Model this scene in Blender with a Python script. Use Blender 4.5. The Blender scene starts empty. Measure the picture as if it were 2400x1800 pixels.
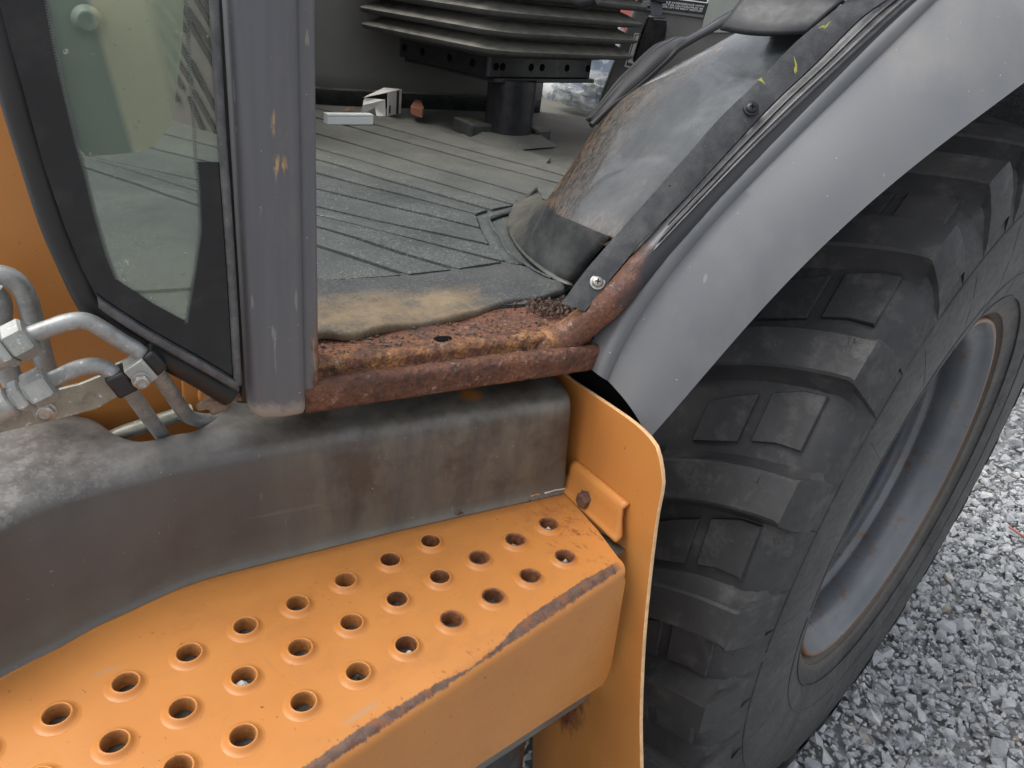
import bpy, bmesh, math, random
import numpy as np
from mathutils import Vector, Matrix, noise as mnoise
from mathutils.geometry import delaunay_2d_cdt
random.seed(7); np.random.seed(7)
R_ = math.radians
SC = bpy.context.scene
COL = SC.collection

# ------------------------------------------------------------------ camera
CAMZ = 1.38
PIT, ROLL, YAW, FPX = R_(27.39), R_(6.91), R_(42.5), 1800.0
fw = np.array([math.cos(YAW)*math.cos(PIT), math.sin(YAW)*math.cos(PIT), -math.sin(PIT)])
rt = np.array([math.sin(YAW), -math.cos(YAW), 0.0]); up = np.cross(rt, fw)
rt, up = rt*math.cos(ROLL)+up*math.sin(ROLL), up*math.cos(ROLL)-rt*math.sin(ROLL)
CAM = np.array([0, 0, CAMZ])
cd = bpy.data.cameras.new('camera'); co = bpy.data.objects.new('camera', cd); COL.objects.link(co)
cd.sensor_width = 36; cd.lens = FPX/2400*36; cd.clip_start = .02; cd.clip_end = 300
m = Matrix(((rt[0], up[0], -fw[0], 0), (rt[1], up[1], -fw[1], 0), (rt[2], up[2], -fw[2], CAMZ), (0, 0, 0, 1)))
co.matrix_world = m
SC.camera = co

# ------------------------------------------------------------------ light
SUN_EL, SUN_AZ = R_(62), R_(140)
w = bpy.data.worlds.new("World"); SC.world = w; w.use_nodes = True
nt = w.node_tree; nt.nodes.clear()
sky = nt.nodes.new('ShaderNodeTexSky'); sky.sky_type = 'NISHITA'; sky.sun_disc = False
sky.sun_elevation = SUN_EL; sky.sun_rotation = R_(90)-SUN_AZ; sky.air_density = 1.0; sky.dust_density = 4.0; sky.ozone_density = 1.0
hs = nt.nodes.new('ShaderNodeHueSaturation'); hs.inputs['Saturation'].default_value = .24
bg = nt.nodes.new('ShaderNodeBackground'); bg.inputs['Strength'].default_value = .15
ow = nt.nodes.new('ShaderNodeOutputWorld')
nt.links.new(sky.outputs[0], hs.inputs['Color']); nt.links.new(hs.outputs[0], bg.inputs[0]); nt.links.new(bg.outputs[0], ow.inputs[0])
sl = bpy.data.lights.new('sun', 'SUN'); sl.energy = .65; sl.angle = R_(38); sl.color = (1, .96, .9)
so = bpy.data.objects.new('sun', sl); COL.objects.link(so)
sd = Vector((math.cos(SUN_AZ)*math.cos(SUN_EL), math.sin(SUN_AZ)*math.cos(SUN_EL), math.sin(SUN_EL)))
so.rotation_euler = (-sd).to_track_quat('-Z', 'Y').to_euler(); so.location = (0, 0, 6)
SC.view_settings.view_transform = 'Standard'; SC.view_settings.look = 'None'
SC.view_settings.gamma = 1; SC.view_settings.use_curve_mapping = False
SC.view_settings.exposure = 0.86

# ------------------------------------------------------------------ survey: pixel of the photo -> point on a known plane
CROP = {'K1': (1200,400,5.027), 'K2': (1600,0,3.456), 'K3': (680,640,4.608), 'K4': (0,580,3.457), 'K5': (1040,680,4.254),
        'K6': (820,0,3.352), 'A1': (0,0,2.765), 'A2': (700,0,2.765), 'A3': (1300,0,2.011), 'A4': (0,550,2.765),
        'A5': (650,550,2.212), 'B1': (0,1000,2.073), 'B2': (900,1000,2.074), 'B3': (1400,500,2.212), 'B4': (1400,1050,2.212),
        'B5': (1250,0,4.424), 'C1': (1840,700,3.95), 'C2': (1840,1120,3.95), 'D1': (1440,0,9.217), 'D3': (0,780,6.9125),
        'D4': (430,820,8.732), 'D5': (740,200,9.217)}
def c(k, x, y):
    a, b, s = CROP[k]; return ((a+x/s)/1.08499, (b+y/s)/1.08499)
def cl(k, pts): return [c(k, *p) for p in pts]
QS = 1.08499
def ray(p): return fw+rt*(p[0]*QS-1200)/FPX-up*(p[1]*QS-900)/FPX
def on(p, n, d):
    n = np.array(n, float); r = ray(p); return CAM+r*((d-n@CAM)/(n@r))
def Pz(p, z): return on(p, (0,0,1), z)
def Px(p, x): return on(p, (1,0,0), x)
def Py(p, y): return on(p, (0,1,0), y)
ND = np.array([.28360788, .95894034, 0]); DD = np.array([.95894034, -.28360788, 0]); KD = .61299452
A0 = np.array([.6118, .4583, 0])                       # foot of the door plane at the step's end
def Pd(p, off): return on(p, ND, KD+off)               # on a plane parallel to the door opening
def D(s, off, z): return A0+DD*s+ND*off+np.array([0, 0, z])
W = np.array([1.366, 0, .638])                         # wheel centre
def WP(th, R, y): t = R_(th); return np.array([W[0]-R*math.cos(t), y, W[2]+R*math.sin(t)])
def Pcyl(p, R):
    r = ray(p); o = CAM-W; a = r[0]**2+r[2]**2; b = r[0]*o[0]+r[2]*o[2]; k = o[0]**2+o[2]**2-R*R
    return CAM+r*((-b-math.sqrt(max(0, b*b-a*k)))/a)

# ------------------------------------------------------------------ materials
class MT:
    def __init__(s, name):
        s.m = bpy.data.materials.new(name); s.m.use_nodes = True; s.t = s.m.node_tree
        s.b = s.t.nodes['Principled BSDF']; s.o = s.t.nodes['Material Output']
        s.pos = s.n('ShaderNodeNewGeometry').outputs['Position']
    def n(s, k, **kw):
        nd = s.t.nodes.new(k)
        for a, v in kw.items(): setattr(nd, a, v)
        return nd
    def put(s, sock, v):
        if isinstance(v, bpy.types.NodeSocket): s.t.links.new(v, sock)
        elif isinstance(v, (tuple, list)): sock.default_value = tuple(v)+((1,) if len(v) == 3 and len(sock.default_value) == 4 else ())
        else: sock.default_value = v
    def vec(s, stretch=(1,1,1), rot=(0,0,0), off=(0,0,0)):
        mp = s.n('ShaderNodeMapping'); s.t.links.new(s.pos, mp.inputs[0]); mp.inputs['Scale'].default_value = stretch
        mp.inputs['Rotation'].default_value = [R_(a) for a in rot]; mp.inputs['Location'].default_value = off
        return mp.outputs[0]
    def noise(s, scale, det=5, rough=.6, st=(1,1,1), rot=(0,0,0), dist=0, off=(0,0,0)):
        nd = s.n('ShaderNodeTexNoise'); s.t.links.new(s.vec(st, rot, off), nd.inputs['Vector'])
        nd.inputs['Scale'].default_value = scale; nd.inputs['Detail'].default_value = det
        nd.inputs['Roughness'].default_value = rough; nd.inputs['Distortion'].default_value = dist
        return nd.outputs[0]
    def vor(s, scale, feat='F1', st=(1,1,1), out='Distance', rnd=1, rot=(0,0,0)):
        nd = s.n('ShaderNodeTexVoronoi', feature=feat); s.t.links.new(s.vec(st, rot), nd.inputs['Vector'])
        nd.inputs['Scale'].default_value = scale; nd.inputs['Randomness'].default_value = rnd; return nd.outputs[out]
    def ramp(s, f, stops, interp='LINEAR'):
        nd = s.n('ShaderNodeValToRGB'); s.t.links.new(f, nd.inputs[0]); cr = nd.color_ramp; cr.interpolation = interp
        while len(cr.elements) < len(stops): cr.elements.new(.5)
        for e, (p, v) in zip(cr.elements, stops):
            e.position = p; e.color = (v, v, v, 1) if not isinstance(v, (tuple, list)) else tuple(v)+(1,)
        return nd.outputs[0]
    def mix(s, f, a, b, mode='MIX'):
        nd = s.n('ShaderNodeMix', data_type='RGBA', blend_type=mode)
        s.put(nd.inputs[0], f); s.put(nd.inputs[6], a); s.put(nd.inputs[7], b); return nd.outputs[2]
    def math(s, op, a, b=0.0, cl=False):
        nd = s.n('ShaderNodeMath', operation=op); nd.use_clamp = cl; s.put(nd.inputs[0], a); s.put(nd.inputs[1], b); return nd.outputs[0]
    def mul(s, a, b): return s.math('MULTIPLY', a, b)
    def axis(s, i): 
        nd = s.n('ShaderNodeSeparateXYZ'); s.t.links.new(s.pos, nd.inputs[0]); return nd.outputs[i]
    def lin(s, v, a, b, lo=0., hi=1.):                     # map range, clamped
        nd = s.n('ShaderNodeMapRange'); s.put(nd.inputs[0], v); nd.inputs[1].default_value = a; nd.inputs[2].default_value = b
        nd.inputs[3].default_value = lo; nd.inputs[4].default_value = hi; return nd.outputs[0]
    def dot(s, v):
        nd = s.n('ShaderNodeVectorMath', operation='DOT_PRODUCT'); s.t.links.new(s.pos, nd.inputs[0]); nd.inputs[1].default_value = tuple(v); return nd.outputs['Value']
    def near(s, p, r0, r1):                                # 1 close to point p, 0 beyond r1
        nd = s.n('ShaderNodeVectorMath', operation='DISTANCE'); s.t.links.new(s.pos, nd.inputs[0]); nd.inputs[1].default_value = tuple(p)
        return s.lin(nd.outputs['Value'], r0, r1, 1., 0.)
    def wheel_r(s):
        a = s.math('SUBTRACT', s.axis(0), float(W[0])); b = s.math('SUBTRACT', s.axis(2), float(W[2]))
        return s.math('SQRT', s.math('ADD', s.mul(a, a), s.mul(b, b)))
    def nz(s):
        nd = s.n('ShaderNodeSeparateXYZ'); g = s.n('ShaderNodeNewGeometry'); s.t.links.new(g.outputs['Normal'], nd.inputs[0]); return nd.outputs[2]
    def bump(s, h, st=.3, d=.002, nrm=None):
        nd = s.n('ShaderNodeBump'); s.put(nd.inputs['Height'], h); nd.inputs['Strength'].default_value = st; nd.inputs['Distance'].default_value = d
        if nrm: s.t.links.new(nrm, nd.inputs['Normal'])
        return nd.outputs[0]
    def fin(s, col, rough=.5, nrm=None, metal=0., spec=.5, coat=0., alpha=None):
        s.put(s.b.inputs['Base Color'], col); s.put(s.b.inputs['Roughness'], rough); s.put(s.b.inputs['Metallic'], metal)
        s.put(s.b.inputs['Specular IOR Level'], spec); s.put(s.b.inputs['Coat Weight'], coat)
        if nrm: s.put(s.b.inputs['Normal'], nrm)
        if alpha is not None: s.put(s.b.inputs['Alpha'], alpha)
        return s.m

ORANGE = (.53, .218, .054)
def m_orange(name, wear=False, dirt=.35, rustlow=None):
    s = MT(name)
    big = s.noise(9, 4, .55); fine = s.noise(160, 4, .6); str_ = s.noise(40, 4, .6, st=(1, 1, .12))
    col = s.mix(s.ramp(big, [(.35, 0.), (.7, 1.)]), ORANGE, (.48, .19, .046))
    col = s.mix(s.mul(s.ramp(str_, [(.5, 0.), (.8, 1.)]), dirt*.6), col, (.36, .17, .06))
    sp = s.ramp(s.noise(230, 2, .5), [(.70, 0.), (.745, 1.)]); msk = s.ramp(s.noise(14, 3, .6, off=(3, 1, 2)), [(.45, 0.), (.68, 1.)])
    col = s.mix(s.mul(s.mul(sp, msk), .85), col, (.10, .035, .018))
    scr = s.ramp(s.noise(90, 2, .5, st=(1, .08, 1), rot=(0, 0, 35)), [(.72, 0.), (.76, 1.)])
    col = s.mix(s.mul(scr, s.mul(msk, .45)), col, (.25, .11, .05))
    rough = s.ramp(fine, [(.3, .34), (.75, .5)]); nr = s.bump(s.noise(30, 2, .5), .08, .004)
    nr = s.bump(fine, .05, .0006, nr)
    met = 0.
    if wear:
        y = s.axis(1); x = s.axis(0)
        wob = s.math('SUBTRACT', s.noise(170, 6, .8, st=(1, .5, 1)), .5)
        wx = s.mul(s.ramp(s.lin(x, .15, .57), [(0., .55), (.22, .8), (.40, .45), (.48, .1), (.56, .3), (.66, .95), (.86, 1.), (1., .65)]), .0120)
        yy = s.math('ADD', y, s.mul(wob, .0075)); endm = s.lin(x, .568, .555)
        band = s.mul(s.lin(yy, .3285, .3298), s.lin(s.math('SUBTRACT', yy, wx), .3298, .3283))
        band = s.mul(band, endm); band = s.mul(band, s.lin(s.axis(2), .838, .8405))
        wc = s.mix(s.ramp(s.noise(120, 5, .7), [(.35, 0.), (.65, 1.)]), (.085, .042, .028), (.150, .098, .074))
        wc = s.mix(s.ramp(s.noise(60, 4, .7, off=(5, 0, 0)), [(.5, 0.), (.62, 1.)]), wc, (.20, .08, .035))
        col = s.mix(band, col, wc)
        fr = s.mul(s.mul(s.lin(yy, .3405, .349, 1., 0.), s.lin(yy, .327, .339)), s.ramp(s.noise(260, 3, .6, st=(1, .4, 1)), [(.6, 0.), (.68, .8)]))
        col = s.mix(s.mul(fr, endm), col, (.20, .08, .035))
        rs = s.mul(s.near((.585, .40, .85), .02, .10), s.ramp(s.noise(190, 4, .7, st=(1, .4, 1)), [(.55, 0.), (.68, .9)]))
        col = s.mix(rs, col, (.16, .06, .03))
        blot = s.mul(s.near((.565, .43, .85), .01, .045), s.ramp(s.noise(60, 4, .7), [(.4, 0.), (.7, .6)]))
        col = s.mix(blot, col, (.30, .10, .045))
        nr = s.bump(s.mul(band, s.noise(300, 4, .7)), .35, .0012, nr)
        rough = s.math('ADD', rough, s.mul(band, .12))
    if wear:
        seam = s.mul(s.lin(s.math('ADD', s.dot(tuple(ND)), s.mul(s.math('SUBTRACT', s.noise(50, 5, .7, off=(2, 0, 1)), .5), .012)), KD-.016, KD-.003), .55)
        col = s.mix(seam, col, (.16, .075, .03))
        smu = s.ramp(s.noise(17, 6, .75, st=(.6, 1, 1), off=(6, 2, 1)), [(.52, 0.), (.72, .38)]); col = s.mix(smu, col, (.30, .125, .04))
        scf = s.mul(s.ramp(s.noise(46, 2, .5, st=(.22, 1, 1), rot=(0, 0, 28), off=(1, 9, 1)), [(.70, 0.), (.735, 1.)]), s.ramp(s.noise(9, 3, .5, off=(2, 2, 2)), [(.45, 0.), (.6, .5)])); col = s.mix(scf, col, (.32, .25, .17))
    if rustlow:
        p, r0, r1 = rustlow
        rm = s.math('ADD', s.near(p, r0, r1), s.mul(s.math('SUBTRACT', s.noise(45, 5, .7, st=(1, 1, .35)), .5), .9))
        rm = s.lin(rm, .42, .62)
        col = s.mix(rm, col, s.mix(s.ramp(s.noise(120, 5, .7), [(.4, 0.), (.65, 1.)]), (.06, .024, .015), (.30, .10, .03)))
        rough = s.math('ADD', rough, s.mul(rm, .3))
    return s.fin(col, rough, nr, met, .45)

def m_rust(name, paint=None):
    s = MT(name)
    a = s.noise(24, 6, .7); b = s.noise(70, 6, .7, off=(4, 2, 1)); f = s.noise(320, 5, .75)
    col = s.mix(s.ramp(a, [(.36, 0.), (.62, 1.)]), (.060, .026, .018), (.200, .082, .045))
    yel = s.mul(s.ramp(s.noise(45, 5, .7, off=(1, 7, 3)), [(.46, 0.), (.57, 1.)]), s.ramp(f, [(.40, 0.), (.54, 1.)]))
    col = s.mix(s.mul(yel, s.mul(s.lin(s.dot(tuple(ND)), KD+.012, KD+.02), s.lin(s.dot(tuple(ND)), KD+.07, KD+.03, 0., .85))), col, (.44, .21, .07))
    pale = s.mul(s.ramp(b, [(.55, 0.), (.68, 1.)]), s.ramp(s.noise(210, 3, .6), [(.48, 0.), (.6, 1.)]))
    col = s.mix(s.mul(pale, .8), col, (.40, .29, .255))
    dark = s.ramp(s.noise(110, 6, .75, off=(9, 1, 1)), [(.36, 1.), (.47, 0.)])
    col = s.mix(s.mul(dark, .8), col, (.04, .022, .016))
    cr = s.ramp(s.vor(150, 'DISTANCE_TO_EDGE'), [(.0, 1.), (.06, 0.)]); col = s.mix(s.mul(cr, s.mul(s.ramp(a, [(.45, 0.), (.6, 1.)]), .75)), col, (.025, .014, .01))
    h = s.math('ADD', s.mul(b, .6), s.math('ADD', s.mul(f, .35), s.mul(s.vor(150), .35)))
    rough = s.ramp(b, [(.35, .75), (.65, .32)])
    nr = s.bump(h, 1., .005)
    if paint:
        pc, fn = paint; mk = fn(s)
        col = s.mix(mk, col, pc); rough = s.mix(mk, rough, (.33, .33, .33)); 
        nr = s.bump(s.mix(mk, h, (.5, .5, .5)), .8, .003)
    return s.fin(col, rough, nr, 0., .45)

def m_plain(name, col, rough=.5, bs=200, bst=.1, var=.25, dust=None, dscale=12, metal=0., spec=.5, coat=0., up_dust=None, st=(1,1,1)):
    s = MT(name)
    v = s.noise(dscale, 5, .62, st=st)
    cc = s.mix(s.ramp(v, [(.3, 0.), (.72, 1.)]), tuple(k*(1-var) for k in col), tuple(min(1, k*(1+var)) for k in col))
    if dust:
        dm = s.mul(s.ramp(s.noise(dscale*2.3, 6, .7, st=st, off=(2, 5, 1)), [(.42, 0.), (.75, 1.)]), dust[1]); cc = s.mix(dm, cc, dust[0])
        sp = s.mul(s.ramp(s.noise(420, 2, .5), [(.68, 0.), (.75, 1.)]), min(1, dust[1]*.9)); cc = s.mix(sp, cc, tuple(min(1, k*1.5) for k in dust[0]))
    if up_dust:
        cc = s.mix(s.mul(s.lin(s.nz(), .4, .95), s.mul(s.ramp(s.noise(30, 6, .7), [(.3, .2), (.65, 1.)]), up_dust[1])), cc, up_dust[0])
    nr = s.bump(s.noise(bs, 5, .65), bst, .0015)
    return s.fin(cc, s.ramp(s.noise(dscale*3, 4, .6), [(.3, max(.05, rough-.1)), (.7, min(1, rough+.12))]), nr, metal, spec, coat)

def m_cover():
    s = MT('weathered_black_plastic')
    big = s.noise(7, 5, .6); vert = s.noise(16, 6, .7, st=(1, 1, .22)); mid = s.noise(28, 6, .7)
    col = s.mix(s.ramp(big, [(.3, 0.), (.7, 1.)]), (.056, .054, .055), (.092, .088, .087))
    rgt = s.lin(s.axis(0), .27, .36)
    olive = s.mul(s.ramp(vert, [(.36, 0.), (.62, 1.)]), s.math('ADD', s.mul(rgt, .55), .12)); col = s.mix(olive, col, (.175, .155, .114))
    brown = s.mul(s.mul(s.ramp(s.noise(14, 5, .65, off=(3, 3, 3)), [(.47, 0.), (.62, 1.)]), rgt), .75); col = s.mix(brown, col, (.058, .043, .034))
    foot = s.mul(s.lin(s.axis(2), .885, .857), s.ramp(mid, [(.3, .3), (.6, 1.)])); col = s.mix(s.mul(foot, .65), col, (.14, .135, .115))
    lip = s.mul(s.lin(s.axis(2), .966, .974), s.ramp(mid, [(.38, 0.), (.62, 1.)]))
    chalk = s.mix(s.ramp(s.axis(0), [(.0, 0.), (1., 1.)]), (.30, .295, .27), (.30, .295, .27))
    col = s.mix(s.mul(lip, .34), col, (.24, .235, .215))
    lw = s.mul(s.lin(s.axis(0), .22, .1), s.mul(s.lin(s.axis(2), .965, .972), s.ramp(s.noise(75, 8, .8), [(.47, 0.), (.6, 1.)]))); col = s.mix(s.mul(lw, .34), col, (.36, .35, .32))
    scr = s.ramp(s.noise(150, 2, .5, st=(1, 1, .07), rot=(0, 40, 10)), [(.73, 0.), (.76, 1.)]); col = s.mix(s.mul(scr, .35), col, (.26, .25, .22))
    scr2 = s.ramp(s.noise(150, 2, .5, st=(.06, .06, 1), rot=(0, 20, -16)), [(.74, 0.), (.77, 1.)]); col = s.mix(s.mul(scr2, .12), col, (.28, .27, .24))
    spk = s.ramp(s.noise(330, 2, .5), [(.75, 0.), (.78, 1.)]); col = s.mix(s.mul(spk, .7), col, (.45, .43, .38))
    ru = s.mul(s.near(tuple(Pz(c('K5', 270, 1040), .98)), .006, .016), s.ramp(mid, [(.35, .6), (.55, 1.)])); col = s.mix(ru, col, (.42, .17, .03))
    nr = s.bump(s.noise(180, 5, .7), .12, .001); nr = s.bump(s.noise(6, 2, .5), .12, .02, nr)
    return s.fin(col, s.ramp(mid, [(.3, .34), (.7, .54)]), nr, 0., .5)

def m_tyre():
    s = MT('tyre_rubber')
    big = s.noise(7, 5, .65); f = s.noise(90, 6, .7)
    col = s.mix(s.ramp(big, [(.3, 0.), (.7, 1.)]), (.022, .023, .025), (.046, .046, .048))
    sc = s.ramp(s.noise(26, 6, .72, off=(2, 3, 1)), [(.52, 0.), (.74, 1.)]); col = s.mix(s.mul(sc, .5), col, (.13, .125, .115))
    sp = s.ramp(s.noise(240, 3, .6), [(.67, 0.), (.73, 1.)]); col = s.mix(s.mul(sp, s.mul(sc, .55)), col, (.24, .235, .22))
    r = s.wheel_r(); gl = s.mul(s.lin(r, .57, .45), s.ramp(s.noise(12, 5, .7, off=(1, 0, 4)), [(.35, .2), (.65, 1.)])); col = s.mix(s.mul(gl, .45), col, (.125, .122, .115))
    col = s.mix(s.mul(s.lin(r, .375, .345), .6), col, (.15, .125, .095))
    crk = s.mul(s.ramp(s.vor(75, 'DISTANCE_TO_EDGE', st=(1, 1, 1)), [(0., 1.), (.025, 0.)]), s.ramp(s.noise(16, 4, .6, off=(6, 1, 1)), [(.54, 0.), (.62, 1.)]))
    col = s.mix(s.mul(crk, .8), col, (.008, .008, .008))
    nr = s.bump(s.math('SUBTRACT', s.math('ADD', s.mul(f, .6), s.noise(20, 3, .5)), s.mul(crk, .6)), .28, .003)
    return s.fin(col, s.ramp(f, [(.3, .5), (.7, .72)]), nr, 0., .42)

def m_rim():
    s = MT('painted_rim_steel')
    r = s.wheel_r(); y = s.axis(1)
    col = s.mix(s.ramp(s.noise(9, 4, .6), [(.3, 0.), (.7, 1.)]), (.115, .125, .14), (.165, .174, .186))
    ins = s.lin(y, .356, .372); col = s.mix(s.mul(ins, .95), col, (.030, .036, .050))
    ru = s.mul(s.ramp(s.noise(30, 6, .75, off=(1, 4, 2)), [(.54, 0.), (.66, 1.)]), s.mul(s.lin(y, .275, .30), s.lin(y, .40, .33))); col = s.mix(s.mul(ru, .85), col, (.17, .075, .03))
    lip = s.math('ADD', s.lin(r, .329, .3345), s.mul(s.math('SUBTRACT', s.noise(70, 5, .7), .5), .9)); lip = s.lin(lip, .55, .85); col = s.mix(lip, col, (.24, .105, .045))
    ws = s.ramp(s.noise(200, 3, .6), [(.70, 0.), (.74, 1.)]); col = s.mix(s.mul(ws, .5), col, (.42, .43, .44))
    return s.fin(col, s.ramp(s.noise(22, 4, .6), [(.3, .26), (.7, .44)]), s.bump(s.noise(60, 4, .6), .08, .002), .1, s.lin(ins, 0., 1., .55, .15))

def m_mat():
    s = MT('dirty_floor_rubber')
    big = s.noise(5, 5, .6); f = s.noise(330, 5, .75)
    col = s.mix(s.ramp(big, [(.35, 0.), (.65, 1.)]), (.034, .040, .040), (.058, .066, .063))
    dm = s.ramp(s.noise(11, 6, .7, off=(1, 1, 0)), [(.34, .15), (.66, 1.)])
    dust = s.mul(s.ramp(f, [(.46, 0.), (.66, 1.)]), dm); col = s.mix(s.mul(dust, .66), col, (.25, .255, .23))
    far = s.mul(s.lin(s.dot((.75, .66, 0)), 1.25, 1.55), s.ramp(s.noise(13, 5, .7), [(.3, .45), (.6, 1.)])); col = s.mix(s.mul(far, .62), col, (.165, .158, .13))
    wsp = s.ramp(s.noise(260, 1, .5, off=(8, 1, 1)), [(.755, 0.), (.775, 1.)]); col = s.mix(s.mul(wsp, .8), col, (.5, .49, .45))
    return s.fin(col, s.ramp(f, [(.3, .62), (.7, .85)]), s.bump(f, .28, .0014), 0., .3)

def m_mat_front():
    s = MT('clay_smeared_rubber')
    f = s.noise(300, 5, .72); sd_ = s.dot(tuple(DD)); o = s.dot(tuple(ND))
    s0 = float(A0@DD)
    wob = s.math('SUBTRACT', s.noise(16, 6, .65, st=(.5, 1, 1)), .5)
    col = s.mix(s.ramp(s.noise(12, 5, .65), [(.35, 0.), (.7, 1.)]), (.040, .044, .047), (.068, .07, .07))
    tan = s.mul(s.lin(s.math('ADD', s.math('SUBTRACT', sd_, s0), s.mul(wob, .22)), -.06, -.12), s.lin(s.math('ADD', o, s.mul(wob, .06)), KD+.165, KD+.135))
    edge = s.lin(s.math('ADD', o, s.mul(wob, .03)), KD+.088, KD+.076)
    tan = s.mul(s.math('MAXIMUM', tan, s.mul(edge, .35)), s.ramp(s.noise(38, 7, .75, off=(2, 2, 1)), [(.33, .35), (.52, 1.)]))
    tc = s.mix(s.ramp(s.noise(26, 6, .7), [(.35, 0.), (.7, 1.)]), (.13, .095, .058), (.25, .185, .11))
    col = s.mix(s.mul(tan, .9), col, tc)
    dz = s.mul(s.ramp(f, [(.5, 0.), (.7, 1.)]), .5); col = s.mix(dz, col, (.22, .215, .19))
    return s.fin(col, .75, s.bump(s.math('ADD', s.mul(f, .5), s.noise(40, 4, .6)), .3, .002), 0., .3)

def m_innerfender():
    s = MT('worn_black_enamel')
    y = s.axis(1); z = s.axis(2)
    col = s.mix(s.ramp(s.noise(8, 4, .6), [(.3, 0.), (.7, 1.)]), (.018, .021, .022), (.045, .050, .052))
    scuff = s.ramp(s.noise(90, 6, .75, st=(.35, 1, .35), rot=(0, 40, 0)), [(.45, 0.), (.72, 1.)]); col = s.mix(s.mul(scuff, .16), col, (.14, .145, .14))
    edge = s.lin(s.math('ADD', y, s.mul(s.math('SUBTRACT', s.noise(9, 4, .6), .5), .10)), .585, .70)
    foot = s.lin(s.math('ADD', z, s.mul(s.math('SUBTRACT', s.noise(14, 4, .6), .5), .09)), 1.155, 1.11)
    rm = s.math('MAXIMUM', edge, s.mul(foot, .8))
    fl = s.ramp(s.noise(230, 7, .8, st=(.32, 1, .32), rot=(0, 40, 0)), [(.46, 0.), (.55, 1.)])
    rust = s.mix(s.ramp(s.noise(60, 5, .7, off=(2, 2, 2)), [(.4, 0.), (.65, 1.)]), (.13, .088, .045), (.19, .092, .038))
    pt = s.mul(rm, fl); col = s.mix(s.mul(pt, .85), col, rust)
    strk = s.ramp(s.noise(34, 2, .5, st=(.18, 1, 1), rot=(0, 35, 25), off=(3, 1, 0)), [(.725, 0.), (.745, 1.)]); col = s.mix(s.mul(strk, .7), col, (.26, .12, .05))
    rough = s.math('ADD', s.ramp(s.noise(22, 6, .7), [(.3, .12), (.7, .34)]), s.mul(pt, .35))
    return s.fin(col, rough, s.bump(s.math('ADD', s.mul(pt, .25), s.noise(9, 3, .5)), .22, .010), 0., .6, s.mul(s.ramp(s.noise(11, 5, .6, dist=.6, off=(1, 3, 2)), [(.42, .0), (.62, 1.)]), .9))

def m_flare():
    s = MT('grey_flare_plastic')
    col = s.mix(s.ramp(s.noise(4, 4, .55), [(.3, 0.), (.7, 1.)]), (.135, .142, .152), (.165, .170, .177))
    st = s.ramp(s.noise(5, 4, .6, st=(1, 1, .4), off=(1, 2, 0)), [(.5, 0.), (.75, .45)]); col = s.mix(st, col, (.20, .19, .195))
    spk = s.ramp(s.noise(190, 2, .5), [(.765, 0.), (.785, 1.)]); col = s.mix(s.mul(spk, .8), col, (.6, .6, .58))
    scr = s.ramp(s.noise(70, 2, .5, st=(1, 1, .05), rot=(0, 50, 10)), [(.735, 0.), (.765, 1.)]); col = s.mix(s.mul(scr, .35), col, (.36, .36, .355))
    dus = s.ramp(s.noise(3.2, 6, .7, st=(1, 1, .6), off=(4, 4, 1)), [(.5, 0.), (.66, 1.)]); col = s.mix(s.mul(dus, .4), col, (.27, .255, .235))
    return s.fin(col, s.ramp(s.noise(15, 4, .6), [(.3, .46), (.7, .6)]), s.bump(s.noise(420, 3, .6), .05, .0006), 0., .35)

def m_pillar():
    s = MT('faded_post_paint')
    sd_ = s.axis(2)
    v = s.noise(30, 4, .6, st=(1, 1, .04)); col = s.mix(s.ramp(v, [(.3, 0.), (.7, 1.)]), (.074, .076, .086), (.128, .130, .140))
    rm = s.ramp(s.noise(70, 3, .55, st=(1, 1, .22), rot=(0, -28, 0)), [(.725, 0.), (.745, 1.)]); col = s.mix(s.mul(rm, .6), col, (.30, .26, .22))
    for P_, r in ((c('A1', 1810, 800), .012), (c('A1', 1800, 1090), .012)):
        q = Pd(P_, -.004)
        k = s.mul(s.near(tuple(q), r*.35, r), s.ramp(s.noise(130, 4, .65, st=(1, 1, .22), rot=(0, -30, 0)), [(.55, 0.), (.60, 1.)])); col = s.mix(k, col, (.42, .27, .13))
    low = s.lin(s.math('ADD', sd_, s.mul(s.math('SUBTRACT', s.noise(40, 5, .7), .5), .05)), 1.033, 1.022); col = s.mix(s.mul(low, .75), col, (.30, .27, .23))
    sc = s.dot(tuple(DD)); s0 = float(A0@DD)
    rl = s.mul(s.lin(s.math('ADD', s.math('SUBTRACT', sc, s0), s.mul(s.math('SUBTRACT', s.noise(50, 4, .6), .5), .02)), -.299, -.294), s.lin(s.math('ADD', sd_, s.mul(s.math('SUBTRACT', s.noise(30, 4, .6), .5), .06)), 1.105, 1.08))
    col = s.mix(rl, col, s.mix(s.ramp(s.noise(90, 5, .7), [(.4, 0.), (.6, 1.)]), (.10, .045, .025), (.26, .15, .075)))
    spk = s.ramp(s.noise(260, 2, .5), [(.735, 0.), (.76, 1.)]); col = s.mix(s.mul(spk, .7), col, (.42, .40, .38))
    grm = s.ramp(s.noise(20, 6, .75, st=(1, 1, .35), off=(3, 1, 1)), [(.5, 0.), (.7, .45)]); col = s.mix(grm, col, (.165, .145, .135))
    sc2 = s.ramp(s.noise(120, 2, .5, st=(1, 1, .12), rot=(0, 24, 0), off=(4, 4, 1)), [(.70, 0.), (.73, 1.)]); col = s.mix(s.mul(sc2, .35), col, (.36, .34, .34))
    return s.fin(col, s.ramp(v, [(.3, .34), (.7, .5)]), s.bump(s.noise(130, 4, .6), .06, .001), .1, .5)

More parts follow.
